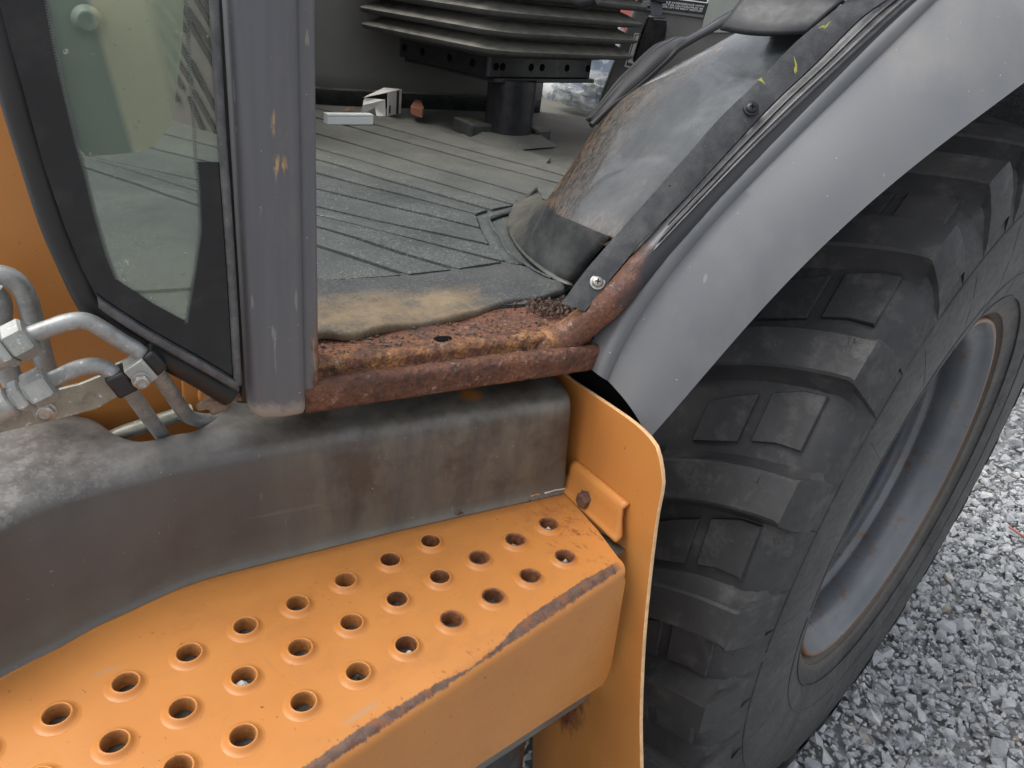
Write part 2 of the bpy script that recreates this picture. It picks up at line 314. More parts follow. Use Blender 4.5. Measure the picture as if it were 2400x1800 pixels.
def m_zinc(name, tint=(.36, .37, .365), dirt=.5):
    s = MT(name)
    col = s.mix(s.ramp(s.noise(40, 5, .65), [(.3, 0.), (.7, 1.)]), tuple(k*.72 for k in tint), tint)
    col = s.mix(s.mul(s.ramp(s.noise(75, 6, .75, off=(1, 5, 1)), [(.48, 0.), (.66, 1.)]), dirt), col, (.15, .14, .115))
    col = s.mix(s.mul(s.ramp(s.noise(150, 5, .7, off=(7, 5, 1)), [(.60, 0.), (.68, 1.)]), .75), col, (.68, .69, .68))
    return s.fin(col, s.ramp(s.noise(60, 5, .7), [(.3, .36), (.7, .62)]), s.bump(s.noise(220, 5, .7), .16, .001), .45, .5)

def m_gravel():
    s = MT('crushed_limestone')
    at = s.n('ShaderNodeAttribute', attribute_name='tint').outputs['Fac']
    col = s.ramp(at, [(.0, (.30, .318, .342)), (.3, (.385, .402, .42)), (.6, (.455, .467, .475)), (.82, (.53, .533, .53)), (.95, (.60, .595, .58)), (1., (.42, .36, .28))])
    v = s.noise(60, 6, .7); col = s.mix(s.ramp(v, [(.3, .4), (.6, 0.)]), col, (.17, .18, .195))
    vein = s.ramp(s.noise(34, 3, .6, dist=1.2), [(.485, 0.), (.5, 1.), (.515, 0.)]); col = s.mix(s.mul(vein, .5), col, (.6, .6, .58))
    return s.fin(col, .8, s.bump(s.noise(150, 5, .7), .4, .004), 0., .3)

M = {}
M['orange'] = m_orange('orange_paint'); M['orange_step'] = m_orange('worn_orange_step_paint', wear=True)
M['orange_plate'] = m_orange('orange_plate_paint', rustlow=((.64, .42, .56), .02, .12))
M['collar_rust'] = m_plain('rusted_collar_paint', (.23, .09, .035), .55, 160, .4, .6, ((.06, .03, .02), .8), 90)
M['collar_stain'] = m_plain('stained_collar_paint', (.40, .165, .045), .5, 160, .3, .35, ((.12, .055, .03), .55), 110)
M['rust'] = m_rust('scaling_rust')
def _tubepaint(s):
    z = s.math('ADD', s.axis(2), s.mul(s.math('SUBTRACT', s.noise(26, 5, .65), .5), .09))
    side = s.lin(s.dot(tuple(ND)), KD-.004, KD-.012)                # paint survives longest on the outer side
    return s.lin(s.math('ADD', z, s.mul(side, .05)), 1.135, 1.165)
M['rust_tube'] = m_rust('rusting_black_tube', ((.030, .030, .034), _tubepaint))
M['cover'] = m_cover(); M['tyre'] = m_tyre(); M['rim'] = m_rim(); M['mat'] = m_mat(); M['mat_front'] = m_mat_front()
M['ifender'] = m_innerfender(); M['flare'] = m_flare(); M['pillar'] = m_pillar(); M['zinc'] = m_zinc('dull_zinc'); M['zinc_lt'] = m_zinc('bright_zinc_fitting', (.40, .41, .39), .4)
M['bracket'] = m_zinc('stained_zinc_bracket', (.33, .33, .28), .7); M['gravel'] = m_gravel()
M['ground'] = m_plain('stone_dust', (.26, .265, .27), .9, 60, .6, .4, ((.25, .25, .24), .7), 30)
M['black'] = m_plain('black_rubber', (.012, .012, .013), .45, 300, .1, .3)
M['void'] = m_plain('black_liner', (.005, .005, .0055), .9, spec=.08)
M['vinyl'] = m_plain('black_grained_vinyl', (.032, .034, .038), .42, 900, .45, .25, ((.18, .18, .17), .30), 25)
M['curb'] = m_plain('black_moulded_rubber', (.018, .021, .0225), .45, 240, .15, .3, ((.17, .165, .14), .28), 12, up_dust=((.27, .25, .19), .42))
M['sealrub'] = m_plain('door_seal_rubber', (.045, .047, .052), .32, 300, .1, .3, ((.2, .19, .17), .35), 30)
M['edge'] = m_plain('lit_plate_edge', (.72, .47, .24), .5, 200, .2, .2, ((.35, .16, .07), .5), 60)  # edge highlight put into the colour of the end plate's sides
M['archcover'] = m_plain('smooth_black_sheet_rubber', (.016, .018, .021), .5, 200, .08, .3, ((.1, .1, .1), .15), 14)
M['gloss'] = m_plain('glossy_black_moulding', (.010, .010, .012), .22, 60, .03, .2)
M['trim'] = m_plain('grey_edge_trim', (.060, .063, .068), .5, 300, .2, .3, ((.22, .21, .2), .4), 40)
M['bellows'] = m_plain('dusty_black_bellows', (.050, .053, .053), .5, 240, .15, .3, ((.15,.14,.12),.4), 20, up_dust=((.27, .255, .21), .85))  # real dust, painted paler on the fold tops to look lit
M['seatmetal'] = m_plain('black_seat_enamel', (.010, .011, .015), .35, 200, .12, .3, ((.10, .09, .075), .22), 18)
M['cabwall'] = m_plain('grey_cab_lining', (.17, .167, .155), .6, 300, .1, .12, None, 4)
M['console'] = m_plain('olive_grey_console', (.105, .106, .097), .55, 600, .15, .12, ((.2, .2, .19), .2), 10)
M['console_lt'] = m_plain('pale_grey_panel', (.27, .285, .26), .55, 400, .1, .1)
M['decal'] = m_plain('black_decal_film', (.018, .02, .022), .35); M['white'] = m_plain('white_print', (.75, .77, .76), .5, 200, .02, .03)
M['card'] = m_plain('white_carton', (.72, .70, .66), .7, 100, .1, .05); M['cardbrown'] = m_plain('brown_card', (.34, .24, .16), .8, 100, .2, .25)
M['blueblack'] = m_plain('dark_blue_print', (.03, .04, .06), .5)
M['plwhite'] = m_plain('white_plastic', (.78, .82, .79), .4, 100, .03, .04)
M['leaf'] = m_plain('dead_leaf', (.17, .115, .075), .75, 160, .4, .5, ((.32, .24, .17), .6), 60)
M['rag'] = m_plain('rust_red_rag', (.34, .13, .08), .85, 200, .4, .3)
M['dirt'] = m_plain('packed_dirt', (.034, .028, .021), .95, 160, .9, .5, ((.10, .088, .068), .7), 60)
M['stone'] = m_plain('pale_pebble', (.42, .42, .40), .8, 200, .3, .25, None, 60)
M['flake'] = m_plain('rust_flakes', (.075, .048, .036), .8, 200, .5, .6, ((.22, .15, .11), .6), 120)
M['chip'] = m_plain('tan_chip', (.55, .34, .16), .7, 200, .2, .3)
M['screw'] = m_plain('screw_steel', (.42, .41, .39), .35, 200, .2, .25, ((.14, .11, .08), .5), 120, metal=.8)
M['rustbolt'] = m_plain('brown_rusted_bolt', (.115, .058, .04), .7, 300, .6, .4, ((.2, .11, .07), .6), 120)
M['brass'] = m_plain('dull_brass', (.25, .2, .12), .4, 200, .1, .3, metal=.8)
M['lamp'] = m_plain('yellow_paint_mark', (.62, .60, .12), .7)
M['belt'] = m_plain('violet_grey_webbing', (.10, .10, .125), .6, 500, .3, .2)
M['louvre'] = m_plain('brown_grey_louvre_panel', (.15, .125, .112), .6, 300, .1, .2)
M['louvre_slot'] = m_plain('dark_louvre_slot', (.028, .025, .023), .8)
M['bagprint'] = None
s = MT('printed_white_sack'); v = s.noise(11, 3, .6); z = s.axis(2)
cc = s.mix(s.mul(s.ramp(v, [(.48, 0.), (.52, 1.)]), s.lin(z, 1.2, 1.23)), (.80, .80, .80), (.72, .18, .16)); cc = s.mix(s.mul(s.ramp(s.noise(14, 3, .6, off=(3, 3, 3)), [(.5, 0.), (.55, .8)]), s.lin(z, 1.33, 1.29)), cc, (.26, .34, .46))
M['bagprint'] = s.fin(cc, .4, s.bump(s.noise(18, 4, .6), .4, .01))
def m_film(name, col, alpha, rough=.15, var=.3, sc=18, spec=.5):
    s = MT(name); v = s.noise(sc, 5, .7)
    return s.fin(col, rough, s.bump(v, .2, .004), 0., spec, 0., s.ramp(v, [(.3, alpha*(1-var)), (.7, min(1, alpha*(1+var)))]))
M['bag'] = m_film('clear_grey_polythene', (.42, .45, .46), .42, .18, .5, 16, .9)
s = MT('painted_glass_reflection')  # cream and teal glass reflection painted as the colour of a thin sheet
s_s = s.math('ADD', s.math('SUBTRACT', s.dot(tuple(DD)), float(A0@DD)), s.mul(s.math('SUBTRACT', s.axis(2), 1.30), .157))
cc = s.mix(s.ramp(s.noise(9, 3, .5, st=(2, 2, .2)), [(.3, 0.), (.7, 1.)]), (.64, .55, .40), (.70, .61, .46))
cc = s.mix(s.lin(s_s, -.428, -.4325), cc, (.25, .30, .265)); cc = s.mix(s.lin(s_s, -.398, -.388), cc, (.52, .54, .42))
M['glass_refl'] = s.fin(cc, .5, None, 0., .3, 0., s.lin(s_s, -.398, -.390, .95, .48))
def m_glass():
    s = MT('dusty_green_glass')
    g = s.n('ShaderNodeBsdfGlossy'); g.inputs['Roughness'].default_value = .03; g.inputs['Color'].default_value = (.9, .95, .92, 1)
    t = s.n('ShaderNodeBsdfTransparent'); t.inputs['Color'].default_value = (.86, .90, .87, 1)
    d = s.n('ShaderNodeBsdfDiffuse'); d.inputs['Color'].default_value = (.42, .43, .34, 1)
    fr = s.n('ShaderNodeFresnel'); fr.inputs['IOR'].default_value = 1.45
    m1 = s.n('ShaderNodeMixShader'); s.t.links.new(fr.outputs[0], m1.inputs[0]); s.t.links.new(t.outputs[0], m1.inputs[1]); s.t.links.new(g.outputs[0], m1.inputs[2])
    low = s.lin(s.axis(2), 1.20, 1.11, .05, .30); sp = s.mul(s.ramp(s.noise(170, 2, .5, off=(2, 2, 9)), [(.72, 0.), (.76, 1.)]), .6)
    du = s.math('ADD', s.mul(low, s.ramp(s.noise(22, 6, .7, st=(.4, .4, 1)), [(.3, .55), (.7, 1.)])), sp, True)
    m2 = s.n('ShaderNodeMixShader'); s.put(m2.inputs[0], du); s.t.links.new(m1.outputs[0], m2.inputs[1]); s.t.links.new(d.outputs[0], m2.inputs[2])
    s.t.links.new(m2.outputs[0], s.o.inputs[0]); return s.m
M['glass'] = m_glass()
def m_frit(name, alpha):
    s = MT(name); return s.fin(s.mix(s.ramp(s.noise(20, 5, .7), [(.45, 0.), (.8, .5)]), (.006, .006, .007), (.05, .05, .05)), .08, None, 0., .5, 0., alpha)
M['frit'] = m_frit('black_frit', 1.0); M['frit_tint'] = m_frit('smoked_frit', .12)
M['fritdot'] = m_plain('grey_frit_lattice', (.10, .115, .105), .5)

# ------------------------------------------------------------------ object helpers
def V3(a): return [tuple(map(float, p)) for p in a]
def mesh(name, verts, faces, mat, smooth=True, sharp=None):
    me = bpy.data.meshes.new(name); me.from_pydata(V3(verts), [], [tuple(f) for f in faces]); me.update()
    if mat: me.materials.append(mat)
    for p in me.polygons: p.use_smooth = smooth
    if smooth and sharp: me.set_sharp_from_angle(angle=R_(sharp))
    return me
def link(o, parent=None):
    COL.objects.link(o)
    if parent is not None:
        o.parent = parent
        if parent.type == 'EMPTY': o.location = Vector(o.location)-parent.location
    return o
def part(name, verts, faces, mat, parent=None, smooth=True, sharp=40, label=None, solid=0, bevel=0, sub=0, off=-1):
    o = bpy.data.objects.new(name, mesh(name, verts, faces, mat, smooth, sharp))
    if solid:
        md = o.modifiers.new('solid', 'SOLIDIFY'); md.thickness = solid; md.offset = off
    if bevel:
        md = o.modifiers.new('bevel', 'BEVEL'); md.width = bevel; md.segments = 2; md.limit_method = 'ANGLE'; md.angle_limit = R_(35)
    if sub:
        md = o.modifiers.new('sub', 'SUBSURF'); md.levels = md.render_levels = sub
    if label: o['label'] = label
    return link(o, parent)
def thing(name, label, cat, loc=(0,0,0), group=None):
    o = bpy.data.objects.new(name, None); COL.objects.link(o); o.location = loc; o.empty_display_size = .05
    tag(o, label, cat, group); return o
def tag(o, label, cat, group=None):
    o['label'] = label; o['category'] = cat
    if group: o['group'] = group
    return o
def cat(pts, n):                                           # Catmull-Rom resample to n points, even arc length
    P = np.array(pts, float); d = np.r_[0, np.cumsum(np.linalg.norm(np.diff(P, axis=0), axis=1))]
    Pe = np.vstack([2*P[0]-P[1], P, 2*P[-1]-P[-2]]); out = []
    for t in np.linspace(0, d[-1], n):
        i = min(max(np.searchsorted(d, t, side='right')-1, 0), len(P)-2); u = (t-d[i])/max(1e-9, d[i+1]-d[i])
        a, b, e, f = Pe[i:i+4]; out.append(.5*(2*b+(e-a)*u+(2*a-5*b+4*e-f)*u*u+(3*b-a-3*e+f)*u**3))
    return np.array(out)
def poly_rs(pts, n):                                       # straight resample
    P = np.array(pts, float); d = np.r_[0, np.cumsum(np.linalg.norm(np.diff(P, axis=0), axis=1))]; t = np.linspace(0, d[-1], n)
    return np.stack([np.interp(t, d, P[:, k]) for k in range(P.shape[1])], 1)
def loft(rows, cu=False, cv=False):
    n = len(rows[0]); v = [p for r in rows for p in r]; f = []
    for i in range(len(rows)-(0 if cv else 1)):
        for j in range(n-(0 if cu else 1)):
            a, b = i*n+j, i*n+(j+1) % n; k = (i+1) % len(rows); f.append((a, b, k*n+(j+1) % n, k*n+j))
    return v, f
def tube(path, rad, seg=12, caps=True):
    P = np.array(path, float); n = len(P); rad = np.full(n, rad) if np.isscalar(rad) else np.array(rad); rows = []
    T = np.gradient(P, axis=0); T /= np.linalg.norm(T, axis=1)[:, None]
    u = np.cross(T[0], [0, 0, 1.]);
    if np.linalg.norm(u) < .1: u = np.cross(T[0], [1., 0, 0])
    u /= np.linalg.norm(u)
    for i in range(n):
        u = u-T[i]*(u@T[i]); u /= np.linalg.norm(u); v = np.cross(T[i], u)
        rows.append([P[i]+rad[i]*(u*math.cos(a)+v*math.sin(a)) for a in np.linspace(0, 2*math.pi, seg, endpoint=False)])
    v, f = loft(rows, cu=True)
    if caps: f += [tuple(range(seg))[::-1], tuple(range((n-1)*seg, n*seg))]
    return v, f
def frame(ax):
    ax = np.array(ax, float); ax /= np.linalg.norm(ax); u = np.cross(ax, [0, 0, 1.])
    if np.linalg.norm(u) < .2: u = np.cross(ax, [0, 1., 0])
    u /= np.linalg.norm(u); return ax, u, np.cross(ax, u)
def lathe(o, ax, prof, seg=24, cap=False, rot=0):           # prof = [(r, t along axis)]
    ax, u, v = frame(ax); o = np.array(o, float)
    rows = [[o+ax*t+r*(u*math.cos(a)+v*math.sin(a)) for a in np.linspace(0, 2*math.pi, seg, endpoint=False)+rot] for r, t in prof]
    vv, f = loft(rows, cu=True)
    if cap: f += [tuple(range(seg))[::-1], tuple(range((len(prof)-1)*seg, len(prof)*seg))]
    return vv, f
def prism(poly, ext):                                       # poly: 3D loop, ext: vector
    P = [np.array(p, float) for p in poly]; e = np.array(ext, float); n = len(P)
    return P+[p+e for p in P], [tuple(range(n))[::-1], tuple(range(n, 2*n))]+[(i, (i+1) % n, n+(i+1) % n, n+i) for i in range(n)]
def box(o, x, y, z):
    o, x, y, z = (np.array(k, float) for k in (o, x, y, z)); return prism([o, o+x, o+x+y, o+y], z)
def join(*vf):
    V, F = [], []
    for v, f in vf:
        k = len(V); V += list(v); F += [tuple(i+k for i in t) for t in f]
    return V, F
def disp(V, amp, sc, seed=0, nrm=None):
    out = []
    for p in V:
        q = Vector(p)*sc+Vector((seed, seed*.7, seed*1.3)); n = mnoise.fractal(q, .8, 2.1, 5)
        d = Vector((mnoise.noise(q+Vector((9, 0, 0))), mnoise.noise(q+Vector((0, 9, 0))), n))
        out.append(np.array(p)+np.array(d)*amp)
    return out

# ------------------------------------------------------------------ ground
g = part('ground', [(-40, -40, -.045), (60, -40, -.045), (60, 60, -.045), (-40, 60, -.045)], [(0, 1, 2, 3)], M['ground']); g['kind'] = 'structure'
protos = []
for k in range(36):
    bm = bmesh.new(); ax = np.array([1, random.uniform(.6, .95), random.uniform(.42, .75)])
    for i in range(random.randint(9, 13)):
        v = np.random.normal(size=3); v /= np.linalg.norm(v); v = np.sign(v)*np.abs(v)**.75; bm.verts.new(v*ax*random.uniform(.8, 1.05))
    bmesh.ops.convex_hull(bm, input=bm.verts); 
    for v in [v for v in bm.verts if not v.link_faces]: bm.verts.remove(v)
    bmesh.ops.triangulate(bm, faces=bm.faces); bm.verts.index_update()
    protos.append((np.array([v.co[:] for v in bm.verts]), np.array([[v.index for v in f.verts] for f in bm.faces]))); bm.free()
def projq(X):
    d = np.array(X, float)-CAM; z = d@fw; return np.array([1200+FPX*(d@rt)/z, 900-FPX*(d@up)/z, z])
def rotm(n):
    q = np.random.normal(size=4); q /= np.linalg.norm(q); a, b, c_, d = q
    return np.array([[1-2*(c_*c_+d*d), 2*(b*c_-a*d), 2*(b*d+a*c_)], [2*(b*c_+a*d), 1-2*(b*b+d*d), 2*(c_*d-a*b)], [2*(b*d-a*c_), 2*(c_*d+a*b), 1-2*(b*b+c_*c_)]])
GV, GF, GT = [], [], []; base = 0; cnt = 0
for layer, (step, z0) in enumerate(((.030, -.036), (.028, -.020), (.042, -.007))):
    for gx in np.arange(.5, 6.5, step):
        st = step*(1 if gx < 3.2 else 1.5)
        if gx >= 3.2 and random.random() < .33: continue
        for gy in np.arange(-1.6, 2.2, st):
            x, y = gx+random.uniform(-.5, .5)*step, gy+random.uniform(-.5, .5)*step
            q = projq((x, y, 0))
            if q[2] < .3 or not (-150 < q[0] < 2750 and 500 < q[1] < 2150): continue
            if y > .9 and x > 1: continue
            if layer == 2 and random.random() < .35: continue
            r = min(.032, .0120*math.exp(random.gauss(.18, .38))); v, f = protos[random.randrange(36)]
            v = (v*r)@rotm(0).T; v[:, 2] *= .85; GV.append(v+np.array([x, y, z0+random.uniform(-.004, .006)])); GF.append(f+base); base += len(v)
            t = min(1, max(0, random.gauss(.45, .22))) if random.random() > .03 else random.uniform(.9, 1); GT.append(np.full(len(v), t)); cnt += 1
for gx in np.arange(.9, 3.0, .0165):
    for gy in np.arange(-.9, .8, .0165):
        x, y = gx+random.uniform(-.5, .5)*.0165, gy+random.uniform(-.5, .5)*.0165
        q = projq((x, y, 0))
        if q[2] < .3 or not (1350 < q[0] < 2600 and 500 < q[1] < 2000): continue
        r = random.uniform(.0045, .0085); v, f = protos[random.randrange(36)]
        v = (v*r)@rotm(0).T; GV.append(v+np.array([x, y, -.013+random.uniform(-.006, .006)])); GF.append(f+base); base += len(v)
        GT.append(np.full(len(v), min(1, max(0, random.gauss(.40, .2))))); cnt += 1
GV = np.vstack(GV); GF = np.vstack(GF); GT = np.concatenate(GT)
me = bpy.data.meshes.new('gravel'); me.vertices.add(len(GV)); me.vertices.foreach_set('co', GV.astype(np.float32).ravel())
me.loops.add(GF.size); me.loops.foreach_set('vertex_index', GF.astype(np.int32).ravel())
me.polygons.add(len(GF)); me.polygons.foreach_set('loop_start', np.arange(0, GF.size, 3, dtype=np.int32)); me.update(calc_edges=True); me.validate()
at = me.attributes.new('tint', 'FLOAT', 'POINT'); at.data.foreach_set('value', GT.astype(np.float32)); me.materials.append(M['gravel'])
me.polygons.foreach_set('use_smooth', np.zeros(len(GF), bool))
go = bpy.data.objects.new('gravel', me); link(go); go['kind'] = 'stuff'; go['label'] = 'loose grey crushed stone covering the yard beside the tyre'; go['category'] = 'gravel'
print('stones', cnt, 'tris', len(GF))

# ------------------------------------------------------------------ the machine
ROOT = thing('backhoe_loader', 'old orange and grey backhoe loader with a rusty cab door sill and big rear tyre', 'backhoe', (.6, .5, -.02))

# --- rear wheel: tyre, lugs, rim
TYRE_EXTRA = 1
half = [(.338, .275), (.352, .262), (.352, .257), (.362, .252), (.368, .253), (.40, .238), (.45, .2305), (.50, .230), (.55, .2335), (.585, .2395), (.60, .244), (.615, .253), (.624, .268), (.628, .29), (.631, .34), (.633, .41), (.634, .49)]
prof = half+[(r, .98-y) for r, y in half[::-1][1:]]
seg = 220
rows = [[WP(a, r, y) for a in np.linspace(0, 360, seg, endpoint=False)] for r, y in prof]
v, f = loft(rows, cu=True); tyre = part('tyre', v, [t[::-1] for t in f], M['tyre'], ROOT, sharp=50)
def lug_shape(side=1):
    ys = [.2345, .2395, .246, .2505, .257, .28, .31, .34, .37, .40, .43, .46, .49, .52, .545, .552]
    rows = []
    for y in ys:
        t = max(0, y-.25); dth = -(10*t+110*t*t) if y > .25 else 0
        hw = 2.35+max(0, y-.46)*4-(max(0, .257-y)*-30)
        top = .660+.006*min(1, t/.12); carc = np.interp(y, [.2305, .244, .253, .268, .29, .49, .7], [.50, .60, .615, .624, .628, .634, .634])-.004
        if y < .25: top = np.interp(y, [.2345, .2395, .246, .2505], [.585, .625, .650, .659])
        if y > .545: top = carc+.004
        fl = 1.6
        rows.append([(dth-hw-fl, carc), (dth-hw-.35, carc+.35*(top-carc)), (dth-hw-.05, top-.003), (dth-hw+.25, top), (dth, top+.0005), (dth+hw-.25, top), (dth+hw+.05, top-.003), (dth+hw+.35, carc+.35*(top-carc)), (dth+hw+fl, carc)])
    out = [[np.array([-r*math.cos(R_(a)), y if side > 0 else .98-y, r*math.sin(R_(a))]) for a, r in rw] for rw, y in zip(rows, ys)]
    v, f = loft(out); return v, (f if side < 0 else [t[::-1] for t in f])
vis = [75.6, 66.3, 54.0, 38.7, 22.8, 7.5, -6.0, -20.5, -35]
angs = vis+[a for a in np.linspace(116, 310, 14)]
for side in (1, -1):
    v, f = lug_shape(side); lm = mesh('tread_lug', v, f, M['tyre'], True, 38)
    for i, a in enumerate(angs):
        o = bpy.data.objects.new('tread_lug', lm); o.location = W; o.rotation_euler = (0, R_(a if side > 0 else a-7.2), 0); link(o, tyre)
for R0_, y0_ in ((.385, .2425), (.43, .2325), (.555, .2338)):
    part('sidewall_ring', *tube([WP(a, R0_, y0_+.0006) for a in np.linspace(0, 358, 180)], .0016, 6), M['tyre'], tyre)
for a in list(np.arange(-170, 190, 14.4)):
    part('sidewall_flash', *tube([WP(a+t*1.5, .40+.16*t, float(np.interp(.40+.16*t, [.40, .45, .50, .55, .585], [.238, .2305, .230, .2335, .2395]))) for t in np.linspace(0, 1, 7)], .0006, 5), M['tyre'], tyre)
def padmesh(pts, name):                                     # pts: (y, dtheta) loop on the tread floor
    P = []; n = len(pts); cy = sum(p[0] for p in pts)/n; ct = sum(p[1] for p in pts)/n
    for k, (r, sh) in enumerate(((.6262, 1.0), (.6335, .985), (.6345, .955))):
        P.append([np.array([-(r+.004*max(0, min(1, (y-.27)/.1)))*math.cos(R_(ct+(t-ct)*sh)), cy+(y-cy)*sh, (r+.004*max(0, min(1, (y-.27)/.1)))*math.sin(R_(ct+(t-ct)*sh))]) for y, t in pts])
    v, f = loft(P, cu=True); f.append(tuple(range(2*n, 3*n))); return mesh(name, v, f, M['tyre'], True, 30)
pa = padmesh([(.275, 3.6), (.30, 3.2), (.334, 1.6), (.33, -4.3), (.303, -3.3), (.272, -2.9)], 'tread_pad')
pb = padmesh([(.347, .9), (.375, -.6), (.40, -2.2), (.398, -7.2), (.37, -6.1), (.344, -5.0)], 'tread_pad')
for i in range(len(angs)):
    a = angs[i]; b = angs[(i+1) % len(angs)]
    mid = (a+b)/2 if abs(a-b) < 30 else a-7.2
    for pm in (pa, pb):
        o = bpy.data.objects.new('tread_pad', pm); o.location = W; o.rotation_euler = (0, R_(mid), 0); link(o, tyre)
rp = [(.3385, .276), (.3405, .268), (.338, .2625), (.3345, .2615), (.331, .264), (.326, .274), (.318, .284), (.309, .289), (.303, .296), (.2995, .304), (.2985, .332), (.301, .337), (.3005, .343), (.2955, .348), (.2935, .354), (.295, .361), (.291, .368), (.278, .378), (.268, .40), (.264, .44), (.263, .52), (.26, .53), (.20, .52), (.14, .50), (.05, .495), (.004, .495)]
v, f = loft([[WP(a, r, y) for a in np.linspace(0, 360, 160, endpoint=False)] for r, y in rp], cu=True)
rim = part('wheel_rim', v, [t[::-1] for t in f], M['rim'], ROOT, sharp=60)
q0, q1 = Py(c('C1', 1485, 545), .335), Py(c('C1', 1503, 712), .335)
ax = q1-q0; L = np.linalg.norm(ax)
part('valve_stem', *lathe(q0, ax, [(.0001, -.004), (.007, -.004), (.0075, .0), (.0045, .004), (.0042, L*.55), (.0046, L*.56), (.0046, L*.8), (.0035, L*.82), (.0034, L), (.0001, L)], 14), M['brass'], rim)

# --- grey outer fender flare
Iq = cl('K5', [(1545, 848), (1650, 640), (1700, 365)])+cl('K1', [(1600, 1330), (1900, 960), (2212, 600)])+cl('K2', [(260, 1659), (640, 1240), (1040, 830), (1490, 400), (1975, 0)])+[(2040, -55)]
Cq = cl('K5', [(1640, 905), (1740, 720), (1800, 480)])+cl('K1', [(1760, 1390), (2060, 1000), (2350, 660)])+cl('K2', [(410, 1659), (790, 1240), (1190, 830), (1640, 410), (2110, 0)])+[(2075, -60)]
Oq = cl('K5', [(2065, 1485)])+cl('B3', [(270, 1155), (600, 780), (870, 490), (1150, 190), (1350, 0)])+[c('K2', 1500, 1659), c('K2', 1850, 1360), c('K2', 2212, 1058), (2110, 262), (2212, 180), (2290, 118)]
N = 90
def byangle(pts, deg=4):                                     # smooth rail: radius and y as polynomials of the angle about the wheel
    P = np.array(pts); v = P-W; th = np.degrees(np.arctan2(v[:, 2], -v[:, 0])); Rr_ = np.hypot(v[:, 0], v[:, 2])
    cR, cY = np.polyfit(th, Rr_, deg), np.polyfit(th, P[:, 1], deg)
    q = [WP(t, np.polyval(cR, t), np.polyval(cY, t)) for t in np.linspace(th.min(), th.max(), N)]
    e_ = th.max(); Re, ye = np.polyval(cR, e_), np.polyval(cY, e_)  # carried on over the top of the wheel, out of the photo
    return np.array(q+[WP(t, Re, ye-.0005*(t-e_)) for t in np.linspace(e_, 138, 41)[1:]])
I3 = byangle([Pd(p, -.012) for p in Iq]); C3 = byangle([Pd(p, -.015) for p in Cq])
O3 = byangle([Pd(p, o) for p, o in zip(Oq, np.interp(range(len(Oq)), [0, 6, len(Oq)-1], [-.066, -.092, -.110]))])
rows = [I3+ND*.03, I3+ND*.006, I3]
for t in (.35, .7, .9): rows.append(I3*(1-t)+C3*t-ND*.002*math.sin(math.pi*t))
outw = np.array([-.35, -.45, .55]); outw /= np.linalg.norm(outw)
for t in np.linspace(0, 1, 11): rows.append(C3*(1-t)+O3*t+outw*.009*math.sin(math.pi*t))
inw = np.array([.10, .30, -.20]); inw /= np.linalg.norm(inw)
rows += [O3+inw*.004, O3+inw*.02]
v, f = loft(rows); flare = part('fender_flare', v, f, M['flare'], ROOT, sharp=70)

# --- inner wheel arch (black enamel, seen in the cab and, dark, above the tyre)
yprof = [(.405, .842), (.43, .832), (.46, .822), (.50, .812), (.54, .806), (.58, .80), (.61, .792), (.64, .78), (.665, .764), (.685, .744), (.70, .72), (.71, .69), (.715, .65), (.716, .56)]
def ysh(th): return (50-th)*.0022
def Parch(p):                                                # a pixel of the photo on the wheel-arch skin
    R0 = .80
    for _ in range(30):
        q = Pcyl(p, R0); th = math.degrees(math.atan2(q[2]-W[2], W[0]-q[0]))
        R0 = .6*R0+.4*float(np.interp(q[1]-ysh(th)*.8, [a for a, b in yprof], [b for a, b in yprof]))
    return Pcyl(p, R0), th, q[1]-ysh(th)*.8
TOPQ = [c('K1', *p) for p in ((285, 215), (320, 330), (400, 460), (520, 560), (700, 640), (850, 705), (1000, 770), (1165, 830))]
TOPA = [Parch(p) for p in TOPQ]
_o = sorted((a[2], a[1]) for a in TOPA)
def th0(y): return float(np.interp(y, [k[0] for k in _o], [k[1] for k in _o]))-.6
rows = []
for y, r in yprof:
    rows.append([WP(th, r+.012*max(0, (th-62)/30)**1, y+ysh(th)*.8+.030*math.exp(-((th-53)/7.5)**2)*min(1, max(0, (y-.50)/.14))) for th in np.linspace(th0(y), 140, 90)])
v, f = loft(rows); ifd = part('wheel_arch', v, [t[::-1] for t in f], M['ifender'], ROOT, sharp=60)
md = ifd.modifiers.new('solid', 'SOLIDIFY'); md.thickness = .004; md.offset = -1
# black liner closing the front of the arch, under the sill
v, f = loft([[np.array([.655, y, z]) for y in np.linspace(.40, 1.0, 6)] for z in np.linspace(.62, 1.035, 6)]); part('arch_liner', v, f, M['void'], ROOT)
pl = [Pd(p, .012) for p in cl('K5', [(1700, 912), (1740, 950), (1790, 1080), (1825, 1200), (1840, 1300), (1660, 1160), (1670, 1000)])]
v, f = prism(pl, ND*.006); part('liner_flap', v, f, M['curb'], ROOT, False)
v, f = loft([[np.array([x, y, z]) for x, z in ((1.2, 1.42), (1.7, 1.5), (2.3, 1.42), (2.45, 1.2))] for y in (.1, .5, 1.4)]); 

# orange chassis piece behind the tyre
pts = [Py(p, .75) for p in ((2112, 240), (2300, 250), (2300, 520), (2080, 420))]
v, f = prism(pts, (0, .12, 0)); part('stabiliser_frame', v, f, M['orange'], ROOT, False, bevel=.004)
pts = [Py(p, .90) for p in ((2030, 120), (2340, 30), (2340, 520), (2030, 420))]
v, f = prism(pts, (0, .02, 0)); part('arch_back_liner', v, f, M['void'], ROOT, False)

